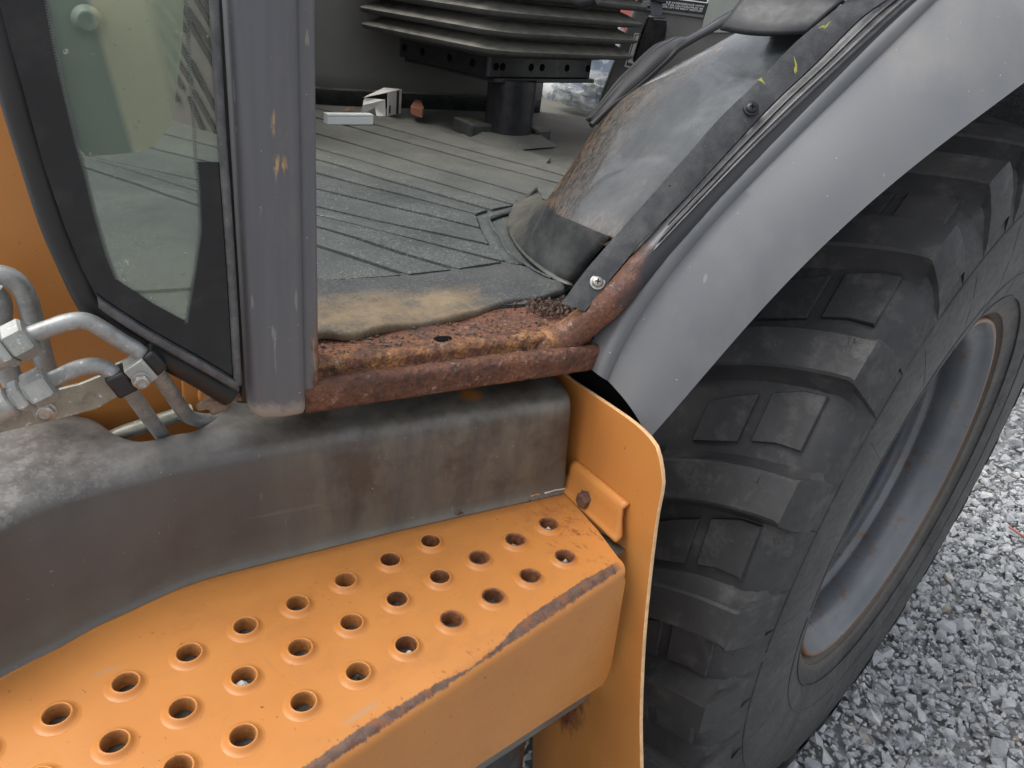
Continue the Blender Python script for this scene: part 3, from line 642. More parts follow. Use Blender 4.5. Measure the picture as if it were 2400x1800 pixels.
# --- step: top sheet with pressed holes, rolled edge and skirt
ZS = .85
holes = [(p, ZS) for p in [(930,1167),(843,1207),(746,1251),(642,1301),(530,1350),(408,1408),(271,1472),(122,1541),
         (1185,1130),(1113,1164),(1035,1203),(950,1244),(858,1292),(759,1342),(648,1397),(527,1459),(394,1528),(247,1600),
         (1220,1200),(1145,1242),(1065,1286),(976,1336),(878,1391),(773,1449),(655,1514),(525,1587),(385,1655)]]
HP = [Pz((p[0], p[1]+2), ZS+.004)[:2] for p, _ in holes]
rowA = HP[0:8]; rowB = HP[8:18]; rowC = HP[18:27]
dA = (rowA[-1]-rowA[0])/7; dB = (rowB[-1]-rowB[0])/9; dC = (rowC[-1]-rowC[0])/8
HP = list(HP)+[rowA[-1]+dA, rowA[-1]+dA*2, rowB[-1]+dB, rowB[-1]+2*dB, rowC[-1]+dC, rowC[-1]+2*dC]
YB = .3385
outline = [(-.16, YB)]+[(x, YB) for x in np.linspace(-.10, .55, 14)]+[(.571, YB), (.590, .385), (.604, .43), (.616, .470), (.60, .492), (.434, .54), (.309, .575), (.2, .60), (-.16, .60)]
vs = [Vector(p) for p in outline]; es = [(i, (i+1) % len(vs)) for i in range(len(vs))]; HR = .0140
for h in HP:
    k = len(vs); vs += [Vector((h[0]+HR*math.cos(a), h[1]+HR*math.sin(a))) for a in np.linspace(0, 2*math.pi, 28, endpoint=False)]; es += [(k+i, k+(i+1) % 28) for i in range(28)]
ov, oe, of, *_ = delaunay_2d_cdt(vs, es, [], 1, 1e-5)
def inside(p): return any((p[0]-h[0])**2+(p[1]-h[1])**2 < (HR*.985)**2 for h in HP)
F1 = [t for t in of if not inside(sum((ov[i] for i in t), Vector((0, 0)))/len(t))]
V1 = [(p[0], p[1], ZS) for p in ov]
def zb(x): return .706-(x-.364)*.163
xs = list(np.linspace(-.16, .571, 40)); rows = []
BR = .013
for a in np.linspace(0, 90, 8): rows.append([np.array([x-(.004*(1-math.cos(R_(a))) if x > .56 else 0), YB-BR*math.sin(R_(a)), ZS-BR*(1-math.cos(R_(a)))]) for x in xs])
for t in np.linspace(.06, 1, 14):
    r = []
    for x in xs:
        xe = x+(.012*t if x > .3 else 0)*((x-.3)/.27); z1 = zb(xe)
        r.append(np.array([xe, YB-BR-.0015*t, (ZS-BR)*(1-t)+z1*t]))
    for k in (-1, -2, -3):                                  # rounded lower corner
        if t > .8: r[k] = r[k]+np.array([-.010*((t-.8)/.2)**2*(4+k)/3, 0, 0])
    rows.append(r)
v2, f2 = loft(rows)
step = part('step_plate', *join((V1, F1), (v2, [t[::-1] for t in f2])), M['orange_step'], ROOT, sharp=35)
cp = [(.0165, .0001), (.0150, .0004), (.0134, .0014), (.0121, .0030), (.0112, .0044), (.0105, .0049), (.0098, .0046), (.0094, .0036), (.0090, .0010), (.0089, -.013)]
v, f = lathe((0, 0, 0), (0, 0, 1), cp, 32); cm = mesh('hole_collar', v, f, M['orange'], True); cm.materials.append(M['collar_stain'])
for p in cm.polygons: p.material_index = 1 if p.index >= 6*32 else 0

v, f = lathe((0, 0, 0), (0, 0, 1), [(r+.0001, z+.0003) for r, z in cp[3:]], 32); rm_ = mesh('worn_rim', v, f, M['collar_rust'], True)
rusty = {0, 1, 8, 9, 10, 11, 12, 18, 19, 20, 21, 22}
for i, h in enumerate(HP):
    o = bpy.data.objects.new('hole_collar', cm.copy() if i in rusty else cm); o.location = (h[0], h[1], ZS)
    if i in rusty: 
        o.data.materials[1] = M['collar_rust']
        for p in o.data.polygons:
            if p.index >= (4 if i in (8, 9, 10, 18, 19, 20, 21) else 6)*32: p.material_index = 1
    link(o, step)
# packed dirt and pebbles under the holes
gx, gy = np.meshgrid(np.linspace(-.16, .60, 150), np.linspace(.35, .56, 44), indexing='ij')
rows = [[(gx[i, j], gy[i, j], .8405+.003*mnoise.noise(Vector((gx[i, j]*70, gy[i, j]*70, 0)))+.002*mnoise.noise(Vector((gx[i, j]*230, gy[i, j]*230, 3)))) for j in range(44)] for i in range(150)]
parts_ = [loft(rows)]
for i, h in enumerate(HP):
    for k in range(random.choice((0, 0, 1, 2))):
        pv, pf = protos[random.randrange(36)]; parts_.append(([p for p in pv*random.uniform(.0015, .003)+np.array([h[0]+random.uniform(-.006, .006), h[1]+random.uniform(-.006, .004), .8445])], pf.tolist()))
d = part('packed_dirt', *join(*parts_), M['dirt'], step, sharp=40); d['kind'] = 'stuff'
sv = []
for i, s_, dx, dy in ((1, .004, 0, -.003), (5, .0035, .004, -.004), (9, .0055, 0, 0), (15, .0065, -.003, -.001), (18, .0055, 0, .0), (22, .0045, .0, -.004), (24, .003, -.001, -.005), (8, .005, .0, .0)):
    pv, pf = protos[(i*5) % 36]
    o = part('pebble', list(pv*s_+np.array([HP[i][0]+dx, HP[i][1]+dy, .846])), pf.tolist(), M['stone'], None, False)
    tag(o, {1: 'small white pebble lodged in the second hole of the inner row', 5: 'white pebble at the edge of the sixth hole of the inner row', 9: 'pale pebble filling a rusty hole near the bolt', 15: 'large whitish pebble in a middle row hole of the orange step', 18: 'beige pebble in the hole nearest the worn step corner', 22: 'grey pebble in the outer row hole above the worn edge', 24: 'tiny pale stone in the outer row hole before the scratch mark', 8: 'flat tan stone in the hole closest to the bolted tab'}[i], 'pebble', 'pebbles lodged in the step holes')

# tank below the skirt
sec = [(.335, .03), (.3305, .012), (.3305, -.012), (.3315, -.0135), (.3312, -.015), (.334, -.030), (.339, -.040), (.352, -.046), (.40, -.055)]
xs = np.concatenate([np.linspace(-.16, .55, 12), [.565, .574, .578]])
rows = [[np.array([x, y+(0 if x < .56 else (x-.56)*.35), zb(x)+dz]) for x in xs] for y, dz in sec]
v, f = loft(rows); part('tank_rim', v, f, M['cover'], ROOT, sharp=50)
v, f = prism([(-.16, .395, .70), (.55, .395, .64), (.56, .395, .20), (-.16, .395, .20)], (0, .3, 0)); part('fuel_tank', v, f, M['seatmetal'], ROOT, False, bevel=.02)

# --- end plate with bolted tab
Fa, Fb = Pz((1215, 1062), ZS), Pz((1330, 1172), ZS); ee = Fb-Fa; ee /= np.linalg.norm(ee); ne = np.array([-ee[1], ee[0], 0.]); ne = ne if ne[0] > 0 else -ne
ke = ne@Fa
def Pe(p, off): return on(p, ne, ke+off)
outq = [(1150, 770), (1215, 806)]+[c('K5', *p) for p in ((1200, 840), (1290, 910), (1500, 1050), (1700, 1185), (1850, 1290), (1960, 1380), (2040, 1460), (2100, 1540), (2135, 1620))]+[c('B2', *p) for p in ((1352, 250), (1345, 330), (1325, 430), (1300, 620), (1275, 850), (1258, 1050), (1248, 1250), (1243, 1450), (1247, 1659))]+[(1383, 1760), (1150, 1760)]
oq = np.array(outq)
pts = [Pe(p, .016) for p in outq]
mid = cat(pts[2:-2], 46); loop = [pts[0], pts[1]]+list(mid)+[pts[-2], pts[-1]]
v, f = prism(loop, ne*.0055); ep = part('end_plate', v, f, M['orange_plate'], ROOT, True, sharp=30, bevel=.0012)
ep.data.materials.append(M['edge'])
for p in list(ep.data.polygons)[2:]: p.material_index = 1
T0, T1 = Pe((1236, 996), .010), Pe((1352, 1092), .010)
n = 14; rows = []
for t, off, lift in ((0, 0, 0), (.05, .0012, 0), (.10, .003, 0), (.2, .005, 0), (.6, .0075, 0), (.86, .0085, 0), (.92, .0098, 0), (.97, .0125, 0), (1.0, .0158, 0)):
    A = Fa*(1-t)+T0*t; B = Fb*(1-t)+T1*t
    rt_ = .0035*math.sin(t*math.pi*2.0)                     # wavy cut end
    r = []
    for k in np.linspace(0, 1, n):
        p = A*(1-k)+B*k; p = p-ne*(ne@p-(ke+off)); 
        if k > .9: p = p+ee*rt_*(k-.9)/.1
        r.append(p)
    rows.append(r)
v, f = loft(rows); part('step_tab', v, f, M['orange_plate'], ROOT, sharp=60, solid=.004, off=0)
bq = Pe((1267, 1079), .006)
part('bolt_head', *lathe(bq, -ne, [(.0125, 0), (.0125, .0015), (.0098, .0018), (.0098, .0085), (.0085, .0095), (.0001, .0098)], 6, False, .4), M['rustbolt'], ROOT, False, label='brown rusted hex bolt through the orange tab')

# --- weathered black tank cover
Bq = [(1215,1062),(900,1132),(640,1195),(480,1235),(400,1260),(330,1290),(270,1318),(200,1350),(120,1395),(60,1425),(0,1457),(-60,1495),(-200,1580)]
Eq = [(1228,872),(900,920),(640,960),(480,990),(400,1005),(330,1022),(270,1038),(200,1055),(120,1080),(60,1102),(0,1130),(-60,1165),(-200,1250)]
Bk = [(.66,.62),(.48,.68),(.36,.69),(.262,.624),(.227,.6235),(.2,.628),(.187,.648),(.180,.686),(.152,.7035),(.116,.707),(.09,.708),(.06,.71),(0,.72)]
NC = 90
B3 = cat([Pz(p, ZS) for p in Bq], NC); E3 = cat([Pz(p, .972) for p in Eq], NC); K3_ = cat([np.array([x, y, .983]) for x, y in Bk], NC)
T3 = np.gradient(B3, axis=0); T3 /= np.linalg.norm(T3, axis=1)[:, None]; O3n = np.stack([-T3[:, 1], T3[:, 0], 0*T3[:, 0]], 1); O3n *= np.sign((K3_-B3)[:, :1]*O3n[:, :1]+(K3_-B3)[:, 1:2]*O3n[:, 1:2])
upv = np.array([0, 0, 1.])
rows = [B3-O3n*.005+upv*.0012, B3-O3n*.003+upv*.003, B3-O3n*.001+upv*.007, B3*(1)+upv*.014]
for t in (.25, .5, .72, .84): rows.append((B3*(1-t)+E3*t)-O3n*.004*t+upv*.0)
Rr = .016
Ez = E3.copy(); Ez[:, 2] = .962; Ez -= O3n*.004
for a in np.linspace(0, 80, 7): rows.append(Ez+O3n*Rr*(1-math.cos(R_(a)))+upv*Rr*math.sin(R_(a)))
top = rows[-1]
Kk = K3_.copy(); bulge = np.clip((.20-Kk[:, 0])/.06, 0, 1); Kk[:, 2] = .980+.010*bulge
for t in (.12, .3, .5, .7, .86, .95): rows.append(top*(1-t)+Kk*t+upv*(.004*math.sin(math.pi*t)))
rows += [Kk-upv*.003+O3n*.004, Kk-upv*.012+O3n*.006, Kk-upv*.05+O3n*.006]
# rounded far end
fixed = []
for r in rows:
    e0 = r[0]; dirb = (r[0]-r[1])/np.linalg.norm(r[0]-r[1]); o0 = O3n[0]
    fixed.append(np.vstack([e0+o0*.16+dirb*.008, e0+o0*.02+dirb*.0085, e0+o0*.008+dirb*.0065, e0+o0*.0025+dirb*.003, r]))
v, f = loft(fixed); part('tank_cover', v, [t[::-1] for t in f], M['cover'], ROOT, sharp=80)

# --- door sill (rusted), post, tube, trim strip
def sweep_s(sec, s0, s1, n, amp=.0009, seed=1):
    S = np.linspace(s0, s1, n); rows = []
    for o, z in sec: rows.append([D(s, o, z) for s in S])
    v, f = loft(rows); v = disp(v, amp, 130, seed); v = disp(v, amp*1.6, 34, seed+3); return v, f
def arc(cx, cz, r, a0, a1, n): return [(cx+r*math.cos(R_(a)), cz+r*math.sin(R_(a))) for a in np.linspace(a0, a1, n)]
sec = [(.045, 1.010), (.02, 1.009)]+arc(.006, 1.015, .006, 260, 180, 4)+[(0, 1.018), (-.0005, 1.024)]+arc(.008, 1.031, .0085, 180, 95, 6)+[(.012, 1.0385), (.016, 1.037)]+arc(.0195, 1.0395, .003, 250, 340, 3)
lo = sweep_s(sec, -.304, .032, 220, .0003, 2)
part('sill_rail', lo[0], [t[::-1] for t in lo[1]], M['rust'], ROOT, sharp=80)
e = D(.022, .014, 1.0245); rows = []
for k in np.linspace(0, 1, 7):                               # rounded far end of the rail
    a = k*math.pi/2
    rows.append([D(.032+.013*math.sin(a), .014-.0145*math.cos(t)*math.cos(a)*1.0, 1.0245+.0145*math.sin(t)*(math.cos(a)*.9+.1)) for t in np.linspace(-math.pi, math.pi, 20)])
v, f = loft(rows); v = disp(v, .0007, 110, 5); part('sill_end', v, f, M['rust'], ROOT, sharp=80)
sec = [(.0185, 1.030), (.0195, 1.036), (.0215, 1.042)]+arc(.029, 1.0425, .0085, 165, 92, 6)+[(.036, 1.0500), (.05, 1.0485), (.07, 1.049), (.10, 1.050), (.16, 1.050)]
hi = sweep_s(sec, -.29, .02, 240, .0004, 4)
sill = part('door_sill', hi[0], [t[::-1] for t in hi[1]], M['rust'], ROOT, sharp=80)
hq = Pz(c('K3', 1645, 712), 1.0505)
rows = [[hq+np.array([0, 0, .0012])+(DD*math.cos(a)*.0085+ND*math.sin(a)*.0052)*k*(1+.12*math.sin(3*a+1)) for a in np.linspace(0, 2*math.pi, 20, endpoint=False)] for k in (1.15, 1.0)]
rows[0] = [p-np.array([0, 0, .0009]) for p in rows[0]]; v, f = loft(rows, cu=True); f.append(tuple(range(20, 40)))
part('rusted_hole', v, f, M['void'], sill, label='ragged hole rusted through the sill')
# flaky rust patches along the sill
vf = []
for k in range(420):
    s_ = random.uniform(-.285, .02); o_ = random.choice((random.uniform(.03, .10), random.gauss(.05, .008), random.gauss(.02, .003)))
    z_ = 1.0505 if o_ > .03 else 1.037
    pv, pf = protos[random.randrange(36)]; r = random.uniform(.0008, .0028)
    vf.append(([D(s_, o_, z_)+p for p in (pv*r)@rotm(0).T*np.array([1, 1, .45])], pf.tolist()))
for k in range(260):                                         # debris pile by the trim strip foot
    p0 = Pz(c('K5', random.gauss(1090, 130), random.gauss(175, 38)), 1.052); pv, pf = protos[random.randrange(36)]; r = random.uniform(.0012, .0045)
    vf.append(([p0+np.array([0, 0, random.uniform(0, .004)])+p for p in (pv*r*np.array([1, 1, .25]))@rotm(0).T], pf.tolist()))
o = part('rust_flakes', *join(*vf), M['flake'], sill, False); o['kind'] = 'stuff'

psec = [(-.352, .05), (-.3525, .012)]+[(-.3525+.012*(1-math.cos(R_(a))), .008-.012*math.sin(R_(a))) for a in np.linspace(10, 85, 6)]+[(-.325, -.0055), (-.3115, -.005), (-.3065, -.0035), (-.3045, -.0005), (-.3035, .0015), (-.3025, .0012), (-.300, .0008), (-.2945, .002)]+[(-.2945+.004*math.sin(R_(a)), .006-.004*math.cos(R_(a))) for a in np.linspace(20, 90, 4)]+[(-.290, .02), (-.290, .05)]
zsp = [1.0125, 1.0135, 1.0155, 1.02]+list(np.linspace(1.03, 1.62, 24))
rows = []
for i, z in enumerate(zsp):
    k = (.0035, .0015, .0005, 0)[i] if i < 4 else 0
    rows.append([D(s_+(k if s_ < -.32 else -k*.3), o_+k*1.0, z+(.004*max(0, (-.335-s_)/.0175)**2 if i < 4 else 0)) for s_, o_ in psec])
v, f = loft(rows); f.append(tuple(range(len(psec)))); part('door_post', v, [t[::-1] for t in f], M['pillar'], ROOT, sharp=75)

ctr = [D(-.045, .036, 1.028), D(-.014, .028, 1.040), D(.006, .020, 1.060)]+[Pd(p, .004) for p in ((1330, 640), (1400, 562), (1500, 456), (1600, 354), (1700, 258), (1800, 164), (1900, 72), (1990, -10), (2080, -90))]
cc_ = cat(ctr, 120); tv, tf = tube(cc_, np.concatenate([np.linspace(.0195, .0165, 20), np.full(100, .0165)]), 22)
tv = [p+np.array(mnoise.noise_vector(Vector(p)*140))*(.0012 if p[2] < 1.15 else .0002) for p in tv]
part('door_tube', tv, tf, M['rust_tube'], ROOT, sharp=80)
So = cl('K1', [(860, 1659), (1120, 1330), (1400, 990), (1480, 880), (1720, 650)])+[c('K1', 2000, 370), c('K1', 2212, 140)]+cl('K2', [(30, 1600), (420, 1170), (740, 830), (1060, 530), (1420, 170), (1640, 10)])+[(1990, -50)]
Si = cl('K1', [(580, 1570), (850, 1200), (1150, 850), (1230, 760), (1450, 510)])+[c('K1', 1700, 230), c('K1', 1900, 0)]+cl('K2', [(10, 1290), (300, 960), (630, 640), (900, 360), (1200, 110), (1330, 0)])+[(1850, -60)]
So3 = cat([Pd(p, .012) for p in So], 90); Si3 = cat([Pd(p, .030) for p in Si], 90)
outn = np.array([-.55, -.5, .5]); outn /= np.linalg.norm(outn)
rows = [Si3-outn*.006]+[Si3*(1-t)+So3*t+outn*(.0025+.0010*math.sin(math.pi*t)) for t in (0, .04, .25, .5, .75, .96, 1)]+[So3-outn*.004]
v, f = loft(rows); strip = part('trim_strip', v, f, M['vinyl'], ROOT, sharp=30)
# moulded door seal: ridged band between the strip and the tube
base_ = So3[24:]; tt = cc_[30:118]; tt = cat(tt, len(base_)); rows = []
up_l = np.array([-.62, -.25, .62]); up_l /= np.linalg.norm(up_l)
for t, h in ((0, -.004), (.04, .001), (.22, .0012), (.30, .0045), (.40, .0050), (.46, .0020), (.54, .0020), (.60, .0056), (.72, .0058), (.80, .0026), (.92, .002), (1, -.001)):
    rows.append(base_*(1-t)+(tt+up_l*.0150-ND*.006)*t+outn*h)
v, f = loft(rows); part('door_seal', v, f, M['sealrub'], ROOT, sharp=50)
for k, kk in ((c('K1', 1003, 1322), 0), (c('K2', 548, 888), 1)):
    q = Pd(k, .018); nn = outn; qq = q+nn*.0035
    part('screw', *lathe(qq, nn, [(.0085, -.001), (.0082, .0004), (.0062, .0008), (.0060, .002), (.0045, .0034), (.0018, .0040), (.0001, .0041)], 18), M['screw'] if kk == 0 else M['seatmetal'], strip)
    ax_, u_, v_ = frame(nn)
    for a in (u_, v_): part('screw_slot', *box(qq+nn*.0036-a*.0030-np.cross(nn, a)*.0006, a*.006, np.cross(nn, a)*.0012, nn*.0007), M['void'], strip, False)
for k, pts in enumerate((((1070, 262), (1110, 238), (1140, 240), (1180, 198), (1150, 245), (1130, 262), (1110, 250)), ((880, 480), (905, 545), (908, 600), (890, 625), (880, 590), (893, 560)), ((590, 675), (620, 655), (640, 690), (655, 715), (625, 690)))):
    w3 = [Pd(c('K2', *p), .018)+outn*.0068 for p in pts]; ctr_ = sum(w3)/len(w3)
    part('paint_mark', [p for p in w3]+[ctr_+outn*.0003], [(i, (i+1) % len(w3), len(w3)) for i in range(len(w3))], M['lamp'], strip, False, label='stray yellow paint mark on the black trim')
# black rubber cover lying over the arch top
cq = [c('K2', *p) for p in ((300, 240), (420, 265), (560, 285), (760, 292), (1000, 285))]
low = cat([Pcyl(p, .835) for p in cq], 20); upq = [c('K2', *p) for p in ((480, 0), (620, 0), (800, 0), (1000, 0), (1250, 60))]
upp = cat([Pcyl(p, .85) for p in upq], 20); u2 = upp+(upp-low)*.6+np.array([.06, 0, -.02])
rows = [low-outn*.001, low+outn*.004]+[low*(1-t)+upp*t+outn*(.006+.012*math.sin(math.pi*t*.7)) for t in (.06, .25, .5, .75, 1)]+[u2]
v, f = loft(rows); part('arch_cover', v, f, M['archcover'], ROOT, sharp=60, solid=.004)

# gaiter (black ribbed seal) on the inner ridge of the arch
oq1 = [(570,1250),(690,1100),(800,960),(900,835),(1010,730),(1150,590),(1270,490),(1380,440),(1470,408),(1550,420),(1700,350),(1900,220),(2060,125)]
oq2 = [(600,1300),(800,1110),(1000,965),(1200,795),(1400,610),(1500,510),(1700,390),(1950,255),(2090,170)]
U1 = cat([Py(c('B5', *p), .735) for p in oq1], 60); U2 = cat([Py(c('B5', *p), .700) for p in oq2], 60)
rows = [U1*(1-t)+U2*t+np.array([-.35, -.75, .5])*.010*math.sin(math.pi*t) for t in np.linspace(0, 1, 7)]
v, f = loft(rows); gt = part('arch_gaiter', v, f, M['black'], ROOT, sharp=60, solid=.003)
for U in (U1, U2, U1*.78+U2*.22+np.array([-.35, -.75, .5])*.007): part('gaiter_bead', *tube(U, .0042, 8), M['black'], gt)
for i in range(8, 40):
    a, b = U1[i]*.72+U2[i]*.28+np.array([-.35, -.75, .5])*.008, U1[i]*.12+U2[i]*.88+np.array([-.35, -.75, .5])*.004
    part('gaiter_rib', *tube([a, (a+b)/2+np.array([-.35, -.75, .5])*.003, b], .0022, 6), M['vinyl'], gt)

# --- side glass, frit, trim, hood side
gout = [(462, -60), (464, 0), (480, 250), (494, 450), (505, 650), (512, 800), (513, 827), (433, 781), (333, 725), (240, 668), (213, 648), (177, 580), (140, 490), (92, 350), (52, 200), (20, 90), (-8, -20), (-20, -60)]
gin = [(399, -60), (401, 0), (406, 77), (411, 172), (419, 268), (421, 317), (430, 417), (433, 495), (423, 574), (412, 640), (403, 695), (333, 657), (253, 604), (233, 555), (207, 467), (187, 383), (168, 316), (150, 240), (131, 159), (116, 86), (101, 0), (92, -60)]
def flat(name, loop, off, mat, parent, th=.003, **kw): return part(name, *prism([Pd(p, off) for p in loop], ND*th), mat, parent, False, **kw)
pane = flat('side_glass', gout, .004, M['glass'], ROOT, .005)
def band(outer, inner, off, n=60):
    A = poly_rs(outer, n); B = poly_rs(inner, n); return loft([[Pd(p, off) for p in A], [Pd(p, off) for p in B]])
part('frit_band', *band(gout[9:][::-1][::-1], gin[12:], .0025), M['frit'], pane, False)          # left
part('frit_band', *band([(513, 827), (433, 781), (333, 725), (240, 668)], [(403, 695), (370, 677), (333, 657), (253, 604)], .0025), M['frit'], pane, False)
part('frit_band', *band([(488, 350), (494, 450), (505, 650), (513, 827)], [(424, 350), (430, 417), (433, 495), (423, 574), (412, 640), (403, 695)], .0025), M['frit'], pane, False)
part('frit_band', *band([(462, -60), (464, 0), (480, 250), (488, 350)], [(399, -60), (401, 0), (406, 77), (411, 172), (418, 250), (424, 350)], .0025), M['frit_tint'], pane, False, label='smoked clear part of the glass border')
vf = []
for line in (gin[0:11], gin[12:]):
    Lp = poly_rs([Pd(p, .0022) for p in line], 260)
    for i, p in enumerate(Lp):
        t = Lp[min(i+1, len(Lp)-1)]-Lp[max(i-1, 0)]; t /= np.linalg.norm(t); sgn = 1 if i % 2 else -1
        o_ = np.cross(t, ND)*.0013*sgn
        a = p+o_; b = p-o_+t*(.0016); n_ = np.cross(b-a, ND); n_ /= np.linalg.norm(n_); n_ *= .00028
        k = len(vf)*4; vf.append(([a-n_, a+n_, b+n_, b-n_], [(0, 1, 2, 3)]))
o = part('frit_lattice', *join(*vf), M['fritdot'], pane, False); o['kind'] = 'stuff'
edge = cat([Pd(p, .0) for p in ((456, -60), (462, 0), (476, 250), (491, 450), (504, 650), (512, 800), (514, 830))], 50); part('glass_edge_trim', *tube(edge, .0034, 10), M['trim'], ROOT)
edge = [Pd(p, -.001) for p in ((211, 650), (240, 672), (333, 731), (433, 787), (515, 835))]
rows = [[p+np.array([0, 0, dz])+ND*dn for p in cat(edge, 40)] for dz, dn in ((.004, .004), (.004, -.002), (-.001, -.0035), (-.005, -.0015), (-.005, .008))]
v, f = loft(rows); part('glass_bottom_trim', v, f, M['trim'], ROOT, sharp=60)
sealp = cat([Pd(p, .022) for p in ((-25, -60), (-14, -20), (8, 60), (40, 200), (78, 330), (125, 480), (165, 575), (205, 655), (255, 708), (330, 752), (420, 800), (500, 850))], 80)
part('window_seal', *tube(sealp, .0125, 12), M['black'], ROOT)
part('seal_back', *tube(cat([Pd(p, .03) for p in ((478, -60), (484, 0), (498, 250), (512, 500), (522, 700), (530, 860))], 40), .010, 10), M['black'], ROOT)
hood = [(-60, -60), (-20, -40), (0, 22), (25, 110), (60, 240), (107, 400), (148, 510), (178, 588), (213, 652), (267, 702), (333, 740), (400, 780), (470, 830), (520, 870), (520, 1010), (-60, 1010)]
hv = [Pd(p, .115) for p in hood]; part('hood_side', *prism(hv, ND*.004), M['orange'], ROOT, False)
flat('frame_bracket', [c('K4', *p) for p in ((1470, 1010), (1560, 1000), (1640, 760), (1760, 800), (1700, 1300), (1560, 1400), (1480, 1230))], .095, M['orange'], ROOT, .006, bevel=.002)
flat('frame_flange', [c('K4', *p) for p in ((1640, 830), (1720, 850), (1690, 1240), (1610, 1250))], .085, M['orange'], ROOT, .012, bevel=.002)

# --- hydraulic lines
def pipe(pts, off, r, mat='zinc', n=60): 
    offs = off if isinstance(off, (list, tuple)) else [off]*len(pts)
    return part('hydraulic_pipe', *tube(cat([Pd(p, o) for p, o in zip(pts, offs)], n), r, 16), M[mat], ROOT)
TR = .0066
p1 = cl('K4', [(240, 712), (400, 655), (520, 612), (640, 592), (740, 612), (860, 680), (1000, 770), (1130, 850), (1250, 990), (1360, 1140), (1450, 1275), (1500, 1345), (1560, 1385), (1680, 1400), (1800, 1380)])
pipe(p1, [0]*8+[.006, .020, .036, .050, .060, .068, .076], TR, n=110)
p2 = cl('K4', [(390, 1090), (500, 1040), (620, 985), (740, 960), (840, 975), (930, 1035), (1020, 1130), (1100, 1230), (1200, 1370), (1330, 1545), (1390, 1630)])
pipe(p2, [0]*6+[.006, .020, .040, .062, .07], TR, n=100)
p3 = cl('K4', [(-90, 225), (0, 222), (90, 250), (170, 320), (225, 430), (265, 580), (305, 730), (350, 890), (390, 1040), (430, 1180)]); pipe(p3, .070, .0080, n=80)
p4 = cl('K4', [(-60, 360), (-10, 420), (5, 520), (-5, 650), (30, 850), (70, 1000), (110, 1100)]); pipe(p4, .075, .0086)
p5 = cl('K4', [(850, 1570), (1000, 1500), (1180, 1440), (1400, 1370), (1560, 1320)]); pipe(p5, [.075, .075, .075, .078, .08], .0070, 'bracket')
def fitting(a, b, rads, off, name):                          # along a -> b, list of (t0,t1,radius,sides)
    A, B = Pd(a, off), Pd(b, off); ax = B-A; L = np.linalg.norm(ax); ax /= L
    for k, (t0, t1, r, sd, mt) in enumerate(rads):
        ch = min(.0018, (t1-t0)*L*.18)
        part('hex_nut' if sd == 6 else 'hose_ferrule', *lathe(A, ax, [(.0001, t0*L), (r-ch, t0*L), (r, t0*L+ch), (r, t1*L-ch), (r-ch, t1*L), (.0001, t1*L)], sd, False, .25 if sd == 6 else 0), M[mt], ROOT, sd != 6, sharp=40)
fitting(c('K4', -260, 970), c('K4', 262, 705), [(0, .56, .0125, 20, 'zinc_lt'), (.56, .66, .0108, 20, 'zinc'), (.50, .64, .0150, 6, 'zinc_lt'), (.66, .98, .0150, 6, 'zinc_lt')], -.004, 'a')
fitting(c('K4', -260, 1420), c('K4', 410, 1090), [(0, .55, .0118, 20, 'zinc_lt'), (.55, .58, .0098, 20, 'zinc'), (.575, .71, .0132, 6, 'zinc_lt'), (.71, .74, .0105, 20, 'zinc'), (.735, 1.0, .0145, 6, 'zinc_lt')], -.006, 'b')
flat('pipe_bracket', [c('K4', *p) for p in ((-200, 1260), (300, 1210), (440, 1162), (560, 1130), (640, 1112), (720, 1080), (830, 1035), (945, 945), (1080, 888), (1250, 786), (1300, 850), (1375, 975), (1180, 1090), (940, 1222), (780, 1312), (600, 1362), (440, 1402), (200, 1455), (0, 1505), (-200, 1560))], .012, M['bracket'], ROOT, .004, bevel=.001)
cl_q = lambda pts: [c('K4', *p) for p in pts]
for L_ in (((838, 1082), (1005, 1012), (1132, 1160), (968, 1240)), ((1150, 905), (1240, 838), (1368, 968), (1285, 1058))):
    v, f = prism([Pd(p, -.0095) for p in cl_q(L_)], ND*.0195); part('clamp_pad', v, f, M['black'], ROOT, True, sharp=35, bevel=.0025)
v, f = prism([Pd(p, -.0102) for p in cl_q(((1000, 1010), (1152, 905), (1290, 1058), (1132, 1148)))], ND*.0200); part('clamp_strap', v, f, M['zinc_lt'], ROOT, True, sharp=35, bevel=.001)
for qk, r, o_, mt in (((1143, 1072), .0072, -.0102, 'screw'), ((362, 1325), .0085, .012, 'screw')):
    q = Pd(c('K4', *qk), o_); part('flange_bolt', *lathe(q, -ND, [(r, 0), (r, .0012), (r*.78, .0016), (r*.76, .006), (r*.55, .0068), (r*.5, .0060), (.0001, .0058)], 18), M[mt], ROOT, True, sharp=35)
    part('bolt_flats', *lathe(q, -ND, [(r*.86, .0010), (r*.86, .0052), (r*.76, .0060)], 6), M[mt], ROOT, False)

# ------------------------------------------------------------------ cab interior
ZF = 1.046
fl = [D(-.75, .135, ZF), D(-.37, .135, ZF), D(-.33, .06, ZF), D(.03, .06, ZF), np.array([.72, .60, ZF]), np.array([1.0, .70, ZF]), np.array([2.6, .9, ZF]), np.array([2.6, 2.4, ZF]), np.array([.2, 2.4, ZF])]
part('cab_floor', *prism(fl, (0, 0, -.02)), M['mat'], ROOT, False)
